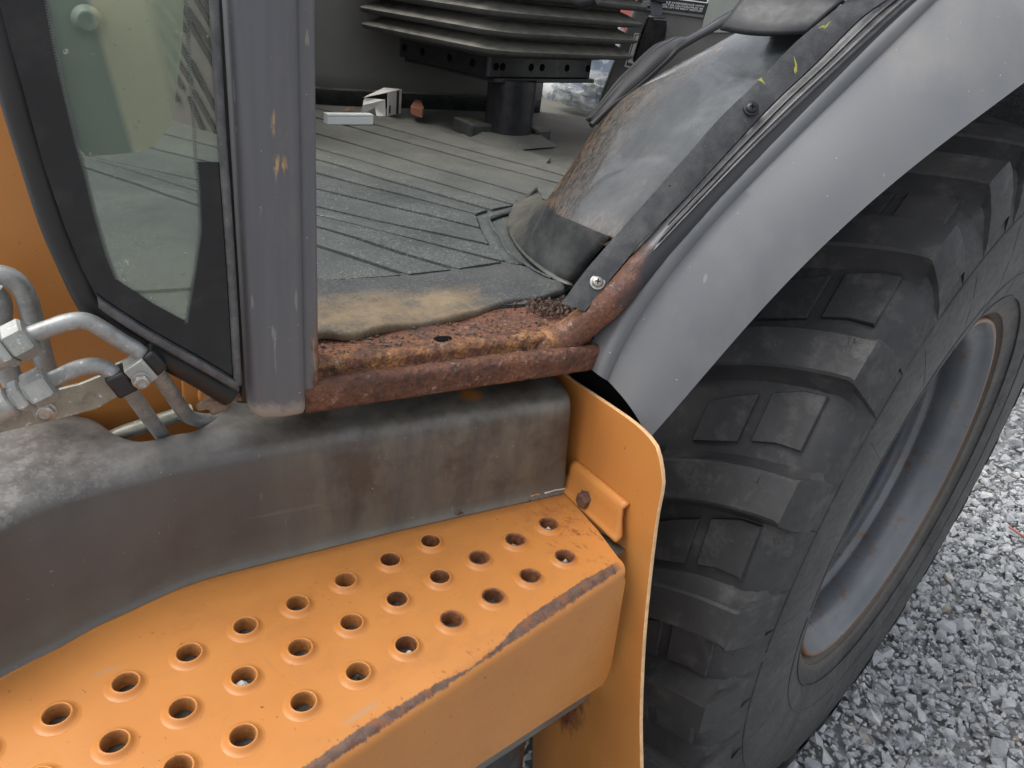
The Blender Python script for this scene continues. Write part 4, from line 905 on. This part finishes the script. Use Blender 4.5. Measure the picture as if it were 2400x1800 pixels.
# wall across the cab and its rubber kick strip
wl = cat([np.array(p+(0,)) for p in ((.35, 2.10), (.80, 2.00), (1.05, 1.93), (1.22, 1.85), (1.37, 1.80), (1.50, 1.76), (1.64, 1.715), (1.79, 1.675))], 40)
rows = [wl+upv*z for z in (1.04, 1.12, 1.3, 1.6, 1.95)]; v, f = loft(rows); part('cab_side_wall', v, f, M['cabwall'], ROOT, solid=.02, off=1)
rows = [wl+np.array([-.02, -.03, z])*np.array([1, 1, 1]) for z in (1.04, 1.085)]+[wl+np.array([0, -.004, 1.092])]; v, f = loft(rows); part('kick_strip', v, f, M['curb'], ROOT, sharp=50, solid=.004)
# louvred panel seen through the side glass
LA, LB = Pz((300, 248), 1.05), Pz((500, 306), 1.05); le = LB-LA; le /= np.linalg.norm(le); ln = np.array([-le[1], le[0], 0]); lk = ln@LA
lp = part('louvre_panel', *box(LA-le*.5, le*(.5+np.linalg.norm(LB-LA)*1.25), ln*.01*np.sign(ln@(LA-CAM)), upv*.8), M['louvre'], ROOT, False)
sg = np.sign(ln@(LA-CAM))
def Pl(p): return on(p, ln, lk-sg*.004)
for i, (a, b) in enumerate((((1000, 25), (1135, 230)), ((1060, -10), (1200, 190)), ((1130, -20), (1240, 140)), ((1025, 190), (1230, 520)), ((1055, 365), (1180, 560)), ((1090, 550), (1150, 640)), ((1150, 260), (1320, 570)), ((1215, 60), (1380, 310)), ((1230, 150), (1390, 430)), ((1240, 400), (1390, 700)), ((1260, 600), (1395, 850)), ((1230, 640), (1320, 855)), ((1240, -60), (1390, 200)), ((1290, -60), (1400, 130)))):
    A, B = Pl(c('A1', *a)), Pl(c('A1', *b)); t = B-A; Lg = np.linalg.norm(t); t /= Lg; n_ = np.cross(t, ln); hw = .0055
    pts = [A+n_*hw*math.sin(x)-t*hw*math.cos(x) for x in np.linspace(-math.pi/2, math.pi/2, 7)]+[B+n_*hw*math.sin(x)+t*hw*math.cos(x) for x in np.linspace(math.pi/2, -math.pi/2, 7)]
    part('louvre_slot', *prism(pts, -ln*sg*.002), M['louvre_slot'], lp, False)
# cream film painted as the reflection in the glass, with its knob
vq = [(92, -60), (101, 0), (131, 159), (168, 316), (187, 338), (240, 334), (300, 328), (335, 315), (352, 292), (372, 262), (380, 200), (392, 110), (398, 0), (398, -60)]
refl_sheet = flat('glass_reflection', vq, .020, M['glass_refl'], ROOT, .0012)
q = Pd(c('A1', 565, 130), .016); part('reflected_knob', *lathe(q, -ND, [(.0001, -.002), (.0095, -.002), (.0098, .003), (.0065, .006), (.0055, .010), (.0035, .0095), (.0001, .0085)], 24), M['plwhite'] if False else M['glass_refl'], refl_sheet)

# --- seat on its pedestal
def rrect(cx, cy, hx, hy, r, z, n=6):
    out = []
    for sx, sy, a0 in ((1, 1, 0), (-1, 1, 90), (-1, -1, 180), (1, -1, 270)):
        out += [np.array([cx+sx*(hx-r)+r*math.cos(R_(a)), cy+sy*(hy-r)+r*math.sin(R_(a)), z]) for a in np.linspace(a0, a0+90, n)]
    return out
cx, cy = 1.428, 1.495
rows = []
BP = [(1.232, 0.0)]
for i_, zl in enumerate((1.252, 1.288, 1.325, 1.362, 1.40)):
    k_ = .080+.004*i_
    BP += [(zl-.0095, .045), (zl-.0082, k_*.8), (zl-.0055, k_-.004), (zl-.003, k_), (zl+.0035, k_+.001), (zl+.0065, k_-.005), (zl+.0125, k_*.80), (zl+.0185, k_*.66), (zl+.023, .045)]
for z, e in BP:
    rows.append(rrect(cx, cy, .176+e*.92, .168+e*1.2, .03+e*.5, z-.001))
v, f = loft(rows, cu=True); f.append(tuple(range(len(rows[0])))[::-1]); f.append(tuple(range((len(rows)-1)*len(rows[0]), len(rows)*len(rows[0]))))
bel = part('seat_bellows', v, f, M['bellows'], ROOT, sharp=60)
rows = [rrect(cx, cy, .176, .168, .012, z, 4) for z in (1.190, 1.234)]; v, f = loft(rows, cu=True); f += [tuple(range(16))[::-1], tuple(range(16, 32))]
sb = part('seat_base', v, f, M['seatmetal'], ROOT, sharp=30, bevel=.002)
part('base_plate', *box((cx-.165, cy-.176, 1.180), (.345, 0, 0), (0, .33, 0), (0, 0, .0095)), M['seatmetal'], sb, False, bevel=.002)
for x in (-.157, -.137, -.045, -.008, .08, .158): part('base_hole', *lathe((cx+x, cy-.168, 1.213), (0, -1, 0), [(.0085, -.001), (.0085, .0006), (.0072, .0012), (.0066, .0004), (.0001, .0003)], 14), M['void'], sb, True)
for y in (.14, .07, -.03, -.11): part('base_hole', *lathe((cx-.176, cy+y, 1.213), (-1, 0, 0), [(.0085, -.001), (.0085, .0006), (.0072, .0012), (.0066, .0004), (.0001, .0003)], 14), M['void'], sb, True)
ped = [rrect(1.345, 1.345, .052, .052, .04, z, 6) for z in (1.02, 1.05, 1.10, 1.185)]; v, f = loft(ped, cu=True); part('seat_pedestal', v, f, M['seatmetal'], ROOT, sharp=60)
part('pedestal_foot', *box((1.24, 1.36, 1.05), (.07, -.02, 0), (.02, .09, 0), (0, 0, .035)), M['curb'], ROOT, False, bevel=.006)
part('pedestal_foot', *box((1.39, 1.29, 1.05), (.05, 0, 0), (.0, .07, 0), (0, 0, .03)), M['curb'], ROOT, False, bevel=.006)
pk = rrect(1.33, 1.33, .10, .09, .04, 1.050); pk2 = rrect(1.34, 1.34, .07, .06, .03, 1.068); v, f = loft([pk, pk2], cu=True); f.append(tuple(range(24, 48))); part('mat_hump', v, f, M['mat'], ROOT, sharp=80)
# lever knob hanging at the top of the bellows
q = Px((1245, 8), 1.35); part('seat_lever', *lathe(q, (.2, -1, .3), [(.0001, 0), (.012, .002), (.014, .02), (.010, .05), (.0001, .052)], 14), M['seatmetal'], ROOT)

# --- console with decal, buckle
kx = 1.74
def Pk(p, o=0): return on(p, (fw[0], fw[1], 0), (fw[0]*kx+fw[1]*1.36)+o)
con = part('side_console', *prism([Pk(p) for p in ((1386, -60), (1378, 0), (1296, 215), (1290, 300), (1620, 300), (1640, -60))], np.array([fw[0], fw[1], 0])*.05), M['console'], ROOT, False, bevel=.006)
part('console_panel', *prism([Pk(p, -.004) for p in (c('D1', 2060, -300), c('D1', 2030, 100), c('D1', 1930, 420), c('D1', 1880, 700), c('D1', 2700, 700), c('D1', 2700, -300))], np.array([fw[0], fw[1], 0])*.01), M['console_lt'], con, False)
dk = part('warning_decal', *prism([Pk(c('D1', *p), -.003) for p in ((510, -120), (480, 200), (1910, 400), (1970, 370), (2040, 60), (2060, -120))], np.array([fw[0], fw[1], 0])*.002), M['decal'], con, False)
part('decal_margin', *prism([Pk(c('D1', *p), -.0036) for p in ((505, 150), (488, 195), (1915, 385), (1940, 330))], np.array([fw[0], fw[1], 0])*.001), M['console'], dk, False)
part('decal_line', *prism([Pk(c('D1', *p), -.0042) for p in ((1130, -70), (1130, -40), (2010, 72), (2035, 20), (2040, -60), (2020, -60), (1995, 50))], np.array([fw[0], fw[1], 0])*.001), M['white'], dk, False)
def textline(txt, p0, p1, h):
    A, B = Pk(c('D1', *p0), -.0045), Pk(c('D1', *p1), -.0045); ux = B-A; Lw = np.linalg.norm(ux); ux /= Lw
    cu = bpy.data.curves.new('decal_text', 'FONT'); cu.body = txt; cu.size = 1; o = bpy.data.objects.new('decal_text', cu); COL.objects.link(o)
    bpy.context.view_layer.update(); me = bpy.data.meshes.new_from_object(o); bpy.data.objects.remove(o); bpy.data.curves.remove(cu)
    xs_ = [v.co.x for v in me.vertices]; x0, x1 = min(xs_), max(xs_); nz_ = -np.array([fw[0], fw[1], 0]); nz_ /= np.linalg.norm(nz_); uy = np.cross(nz_, ux)
    H = np.linalg.norm(Pk((1400, 10))-Pk((1400, 10+h/9.217/QS)))/.72
    for v in me.vertices:
        p = A+ux*(v.co.x-x0)/(x1-x0)*Lw+uy*v.co.y*H; v.co = p
    me.materials.clear(); me.materials.append(M['white']); o = bpy.data.objects.new('decal_text', me); link(o, dk)
textline('DUE TO POSSIBLE INTERFERENCE WITH', (640, 5), (1930, 158), 40)
textline('WIDTH OF TRACTOR CAUTION MUST BE', (600, 55), (1910, 212), 40)
textline('BOOM TO EXTREME LEFT OR RIGHT POSITION', (585, 105), (1890, 262), 40)
stk = [((440, 710), (540, 720), (530, 745), (455, 740)), ((440, 710), (460, 712), (240, 1440), (215, 1440)), ((215, 1440), (240, 1415), (380, 1440), (360, 1470)), ((470, 770), (530, 765), (430, 1160), (410, 1330), (440, 1390), (290, 1350))]
for s_ in stk: part('sticker_frame', *prism([Pk(c('D1', *p), -.0035) for p in s_], np.array([fw[0], fw[1], 0])*.001), M['white'], con, False)
bk = [Pk(c('D1', *p), -.06) for p in ((715, 350), (760, 330), (1080, 345), (1150, 400), (1160, 470), (1110, 890), (1060, 1000), (650, 1250), (430, 1380), (400, 1300), (520, 900))]
part('belt_buckle', *prism(bk, np.array([fw[0], fw[1], 0])*.035), M['gloss'], ROOT, True, sharp=35, bevel=.006)
part('buckle_highlight', *tube([Pk(c('D1', *p), -.062) for p in ((850, 420), (1130, 440), (1148, 600), (1120, 800))], .0022, 6), M['trim'], ROOT)
bs_ = [Pk(c('D1', *p), -.05) for p in ((770, -100), (790, 330), (860, 385), (1020, 375), (1040, 120), (1000, -100))]; part('belt_webbing', *prism(bs_, np.array([fw[0], fw[1], 0])*.006), M['belt'], ROOT, False, bevel=.001)
bs_ = [Pk(c('D1', *p), -.058) for p in ((740, -200), (760, 0), (1080, 90), (1130, 60), (1130, -200))]; part('belt_guide', *prism(bs_, np.array([fw[0], fw[1], 0])*.03), M['seatmetal'], ROOT, False, bevel=.004)

# --- rubber curb at the foot of the arch
bq_ = [c('K1', *p) for p in ((60, 360), (0, 490), (-40, 640), (10, 800), (130, 960), (320, 1130), (520, 1260), (700, 1318))]
Tt = cat([a[0]+np.array([-.6, -.3, .6])*.008 for a in TOPA], 36); Bb = cat([Pz(p, 1.0585) for p in bq_], 36)
cn = np.array([-.6, -.5, .35]); rows = [Tt-cn*.006, Tt+cn*.001]
for t in (.1, .3, .5, .7, .85, .94): rows.append(Tt*(1-t)+Bb*t+np.array([.55, .45, -.5])*.003*math.sin(math.pi*t))
rows += [Bb, Bb+np.array([-.010, -.012, -.0008])]
v, f = loft(rows); part('arch_curb', v, f, M['curb'], ROOT, sharp=70, solid=.003)

# ------------------------------------------------------------------ floor mat (lies loose on the floor)
MAT = thing('floor_mat', 'black ribbed rubber floor mat smeared with tan clay along its front edge', 'floor mat', (.8, .8, 1.05))
front = [Pz(p, 1.0525) for p in [(640, 742)]+cl('K3', [(360, 705), (640, 702), (1000, 622), (1400, 548), (1843, 482)])+cl('K5', [(500, 172), (900, 92), (1130, 42)])+cl('K1', [(600, 1440), (615, 1345)])]
back = cl('A5', [(120, 245), (225, 232), (420, 222), (605, 208), (868, 181), (1000, 166), (1130, 148), (1230, 150)])+[c('K1', 250, 1180), c('K1', 450, 1275), c('K1', 640, 1325)]
NF = 60; Fr = cat(front, NF); Bc = cat([Pz(p, 1.056) for p in back], NF)
Fr[:, 2] += np.array([.0045*math.sin(i*.21)*max(0, 1-i/40)+.0015*math.sin(i*.5) for i in range(NF)])
rows = [Fr-upv*.005, Fr-upv*.001-ND*.0018, Fr+upv*.0020-ND*.0014, Fr+upv*.0042, Fr+upv*.0046+ND*.003]
for t in np.linspace(.10, 1, 10): rows.append(Fr*(1-t)+Bc*t+upv*(.003*(1-t)+.001+.0045*math.sin(math.pi*t)*math.exp(-t*1.5)+.002*mnoise.noise(Vector((t*3, 5, 1)))))
v, f = loft(rows); v = [np.array(p)+upv*.0016*mnoise.noise(Vector(p)*22) for p in v]
part('mat_border', v, [t[::-1] for t in f], M['mat_front'], MAT, sharp=70)
RL = [((225, 232), (605, 208), 'A5'), ((225, 60), (660, 205), 'A5'), ((340, 0), (920, 178), 'A5'), ((620, 0), (1180, 140), 'A5'), ((140, 1345), (1220, 1585), 'A2'), ((140, 1225), (1170, 1480), 'A2'), ((140, 1125), (1140, 1385), 'A2'), ((140, 1040), (1235, 1355), 'A2'), ((140, 965), (1400, 1325), 'A2'), ((200, 890), (1480, 1260), 'A2'), ((330, 820), (1610, 1165), 'A2'), ((480, 800), (1640, 1115), 'A2'), ((620, 760), (1680, 1075), 'A2')]
ZR = 1.0585
P3 = [(Pz(c(k, *a), ZR), Pz(c(k, *b), ZR)) for a, b, k in RL]
slabs = []
def extend(a, b, y): t = (y-b[1])/(a[1]-b[1]); return b+(a-b)*t
lines = []
for i, (a, b) in enumerate(P3): b = b+(b-a)/np.linalg.norm(b-a)*(.16 if i >= 9 else 0); lines.append((extend(a, b, 1.75) if i > 0 else a+(a-b)/np.linalg.norm(a-b)*.25, b))
for i in range(len(lines)-1):
    (a0, b0), (a1, b1) = lines[i], lines[i+1]
    g_ = .0055
    def inset(p, q, k):                                      # move p toward q by k metres
        d_ = q-p; return p+d_/np.linalg.norm(d_)*k
    A, B, C_, D_ = inset(a0, a1, g_), inset(b0, b1, g_), inset(b1, b0, g_), inset(a1, a0, g_)
    n = 14; L0 = [A*(1-t)+B*t for t in np.linspace(0, 1, n)]; L1 = [D_*(1-t)+C_*t for t in np.linspace(0, 1, n)]
    for k in range(n):
        wv = .004*mnoise.noise(Vector((k*.5, i*3.1, 0))); L0[k] = L0[k]+np.array([wv, 0, 0]); L1[k] = L1[k]+np.array([.004*mnoise.noise(Vector((k*.5, (i+1)*3.1, 0))), 0, 0])
    dz = lambda p: upv*.002*mnoise.noise(Vector(p)*9)
    rows = [[p-upv*.0045+(q-p)*(-.0) for p, q in zip(L0, L1)], [p+dz(p)-upv*.0006 for p in L0], [p+(q-p)*.04+dz(p) for p, q in zip(L0, L1)], [p+(q-p)*.5+dz(p)+upv*.0003 for p, q in zip(L0, L1)], [p+(q-p)*.96+dz(p) for p, q in zip(L0, L1)], [q+dz(q)-upv*.0006 for q in L1], [q-upv*.0045 for q in L1]]
    v, f = loft(rows); ns = len(rows); f.append(tuple(r*n+n-1 for r in range(ns))); part('mat_rib', v, f, M['mat'], MAT, True, sharp=35)
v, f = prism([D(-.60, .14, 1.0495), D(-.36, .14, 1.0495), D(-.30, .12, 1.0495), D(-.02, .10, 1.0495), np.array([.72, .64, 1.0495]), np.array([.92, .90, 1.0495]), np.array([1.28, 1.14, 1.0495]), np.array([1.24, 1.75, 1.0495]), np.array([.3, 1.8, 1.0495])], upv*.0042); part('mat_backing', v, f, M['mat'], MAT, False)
# raised plain corner round the curb
cq1 = [c('A2', *p) for p in ((1415, 1330), (1290, 1365), (1155, 1400), (1185, 1490), (1240, 1590))]+[c('A5', *p) for p in ((1130, 100), (1200, 145))]
cq2 = [c('A2', *p) for p in ((1415, 1365), (1320, 1385), (1240, 1415), (1280, 1500), (1340, 1600))]+[c('A5', *p) for p in ((1230, 110), (1290, 150))]
v, f = loft([[Pz(p, ZR-.0005) for p in cq1], [Pz(p, ZR+.0012) for p in cq2]]); part('mat_corner', v, f, M['mat'], MAT, solid=.004)
part('mat_bead', *tube(cat([Pz(p, ZR+.0005) for p in [c('A2', 1415, 1362), c('A2', 1300, 1390), c('A2', 1235, 1420), c('A2', 1290, 1520), c('A5', 1150, 0), c('A5', 1200, 90), c('A5', 1330, 180), c('A5', 1420, 225)]], 50), .0016, 8), M['chip'] if False else M['mat'], MAT)

# ------------------------------------------------------------------ loose things
def chunkbox(name, o, x, y, z, mat, label, cat_, bevel=.001): return tag(part(name, *box(o, x, y, z), mat, None, False, bevel=bevel), label, cat_)
q0, q1 = Pz(c('D5', 250, 850), 1.060), Pz(c('D5', 1245, 850), 1.060); ux = q1-q0; uy = np.array([-ux[1], ux[0], 0])/np.linalg.norm(ux)
pl_ = thing('plastic_strip', 'long pale white plastic block lying on the ribbed mat by the door post', 'plastic block', tuple(q0))
part('body', *box(q0, ux, uy*.022, upv*.017), M['plwhite'], pl_, False, bevel=.001); part('lid', *box(q0+upv*.0175, ux, uy*.022, upv*.005), M['plwhite'], pl_, False, bevel=.001)
bx = thing('torn_box', 'small torn white cardboard box with a dark blue stripe beside the seat', 'box', tuple(Pz(c('D5', 1540, 670), 1.06)))
E0, E1 = Pz(c('D5', 1550, 668), 1.06), Pz(c('D5', 1840, 598), 1.06); ex = E1-E0; hgt = .055
bv = -np.array([ex[1], -ex[0], 0]); bv = bv/np.linalg.norm(bv)*.03
part('end_panel', *prism([E0, E1, E1+upv*(hgt*1.02), E0+upv*hgt], bv*.04), M['card'], bx, False)
part('blue_stripe', *prism([E0+ex*.62-bv*.02, E0+ex*.80-bv*.02, E0+ex*.80+upv*hgt-bv*.02, E0+ex*.62+upv*hgt-bv*.02], bv*.02), M['blueblack'], bx, False)
part('barcode', *prism([E0+ex*.10+upv*.006-bv*.02, E0+ex*.2+upv*.006-bv*.02, E0+ex*.2+upv*.024-bv*.02, E0+ex*.1+upv*.024-bv*.02], bv*.02), M['blueblack'], bx, False)
fl_ = [Pz(c('D5', 1500, 690), 1.06), Pz(c('D5', 1290, 680), 1.062)]
def Pbx(p): return on(p, (fw[0], fw[1], 0), (fw[0]*E0[0]+fw[1]*E0[1])-.002)
tr = [Pbx(c('D5', *p)) for p in ((1500, 310), (1060, 280), (1015, 330), (1020, 430), (985, 530), (900, 600), (970, 640), (1100, 570), (1270, 490), (1300, 560), (1330, 640), (1280, 685), (1500, 690))]
tv = [p+np.array([fw[0], fw[1], 0])*.012*math.sin(i*1.1) for i, p in enumerate(tr)]; ct_ = sum(tv)/len(tv)
part('torn_flap', *prism(tv, np.array([fw[0], fw[1], 0])*.0012), M['card'], bx, False)
tp = [E0+upv*hgt, E1+upv*hgt*1.02, E1+upv*hgt+bv*1.4-ex*.2, Pbx(c('D5', 1100, 282))+bv*.3]; part('top_panel', *prism(tp, upv*.0012), M['card'], bx, False)
lf_ = [Pbx(c('D5', *p)) for p in ((540, 660), (560, 600), (640, 540), (690, 480), (740, 470), (800, 520), (880, 560), (930, 600), (1050, 640), (960, 665), (780, 670))]
tag(part('dead_leaf', *prism([p+np.array([fw[0], fw[1], 0])*(-.01+.01*math.sin(i*2.)) for i, p in enumerate(lf_)], np.array([.001, .001, 0])), M['leaf'], None, False), 'crumpled brown leaf behind the white plastic block in the cab', 'leaf', 'dead leaves on the machine')
rg = [Pz(c('A2', *p), 1.07) for p in ((725, 745), (735, 705), (760, 690), (790, 700), (810, 745), (800, 760))]
v, f = prism(rg, upv*.018); v = disp(v, .004, 60, 2); tag(part('cloth_scrap', v, f, M['rag'], None, False), 'little rust red cloth scrap under the seat', 'rag')
pb_ = thing('polythene_bag', 'crumpled clear grey plastic bag lying behind the seat pedestal', 'plastic bag', (1.9, 1.6, 1.05))
bm = bmesh.new(); bmesh.ops.create_icosphere(bm, subdivisions=4, radius=1)
for v in bm.verts:
    n = v.co.normalized(); r = 1+.45*mnoise.ridged_multi_fractal(n*2.3, .9, 2.1, 4, .9, 2.)-.55; v.co = Vector((1.99, 1.63, 1.11))+Vector((n.x*.15, n.y*.12, n.z*.06))*r
me = bpy.data.meshes.new('bag_body'); bm.to_mesh(me); bm.free(); me.materials.append(M['bag']); [setattr(p, 'use_smooth', True) for p in me.polygons]; link(bpy.data.objects.new('bag_body', me), pb_)
sk = thing('printed_sack', 'white sack with red and blue print standing behind the seat', 'sack', (2.25, 1.85, 1.05))
bm = bmesh.new(); bmesh.ops.create_cube(bm, size=1); bmesh.ops.subdivide_edges(bm, edges=bm.edges, cuts=7, use_grid_fill=True)
for v in bm.verts:
    p = Vector((v.co.x*.5, v.co.y*.34, v.co.z*.42)); p += mnoise.noise_vector(p*9)*.03; v.co = Vector((2.3, 1.85, 1.25))+p
me = bpy.data.meshes.new('sack_body'); bm.to_mesh(me); bm.free(); me.materials.append(M['bagprint']); [setattr(p, 'use_smooth', True) for p in me.polygons]; link(bpy.data.objects.new('sack_body', me), sk)
def leaf(name, k, pts, off, mat, label, amp=.006, cat_='leaf', group='dead leaves on the machine'):
    P = [Pd(c(k, *p), off) for p in pts]; P = list(cat(P+[P[0]], 40)[:-1]); ctr_ = sum(P)/len(P); rows = []
    for t in (1, .75, .5, .25): rows.append([ctr_+(p-ctr_)*t+ND*amp*(mnoise.noise(Vector(p)*60)*t+.8*math.sin(i*.33)*t*t) for i, p in enumerate(P)])
    v, f = loft(rows, cu=True); v.append(ctr_); nn = len(P); f += [(3*nn+i, 3*nn+(i+1) % nn, 4*nn) for i in range(nn)]
    return tag(part(name, v, f, mat, None, True, solid=.0006), label, cat_, group)
leaf('dead_leaf', 'D4', [(240, 1090), (560, 1040), (660, 1000), (740, 880), (800, 760), (860, 690), (1010, 770), (1100, 860), (1160, 850), (1090, 1010), (1200, 930), (1350, 960), (1360, 1080), (1010, 1090), (920, 1200), (740, 1250), (560, 1290), (500, 1180), (280, 1220)], .020, M['leaf'], 'curled dead brown leaf caught below the side glass tip')
for k, (q, sx, sy, lab, mt) in enumerate((((1205, 1372), 52, 12, 'tan chip lying along the foot of the black tank cover', 'chip'), ((1425, 1330), 84, 16, 'curled cream peeling strip at the end of the black cover', 'card'), ((1325, 1352), 34, 16, 'yellowish crumb among dirt at the end of the cover', 'chip'), ((940, 1446), 22, 14, 'dark crumb on the seam between cover and orange step', 'flake'))):
    p = Pz(c('A5', *q), ZS+.004); a = DD*sx*.00017; b = np.array([.3, -.95, 0])*sy*.00017
    v = [p-a-b, p-b*1.3+upv*.001, p+a-b*.6, p+a*1.05+b, p+b*1.2+upv*.002, p-a*.9+b]; v, f = prism(v, upv*.002); tag(part('debris_chip', v, f, M[mt], None, False), lab, 'debris', 'crumbs on the orange step')
p = [Pz(c('A5', *q), ZS+h) for q, h in (((1390, 1300), .003), ((1450, 1285), .006), ((1480, 1300), .004), ((1475, 1262), .010), ((1452, 1250), .012))]
vf = []
for k in range(140):
    q = Pz(c('A5', random.uniform(1250, 1475), 0), ZS); t = random.random(); p0 = Pz(c('A5', 1250+t*225, 1384-t*54+random.uniform(-10, 10)), ZS+.001); pv, pf = protos[random.randrange(36)]
    vf.append(([p0+x for x in (pv*random.uniform(.0008, .0030)*np.array([1, 1, .5]))@rotm(0).T], pf.tolist()))
o = part('grit', *join(*vf), M['flake'], step, False); o['kind'] = 'stuff'
tw = [Pz(c('B4', *p), .012) for p in ((2135, 408), (2180, 440), (2230, 470))]; tag(part('twig', *tube(tw, .004, 6), M['rag'], None), 'short brown twig lying on the grey gravel', 'twig')
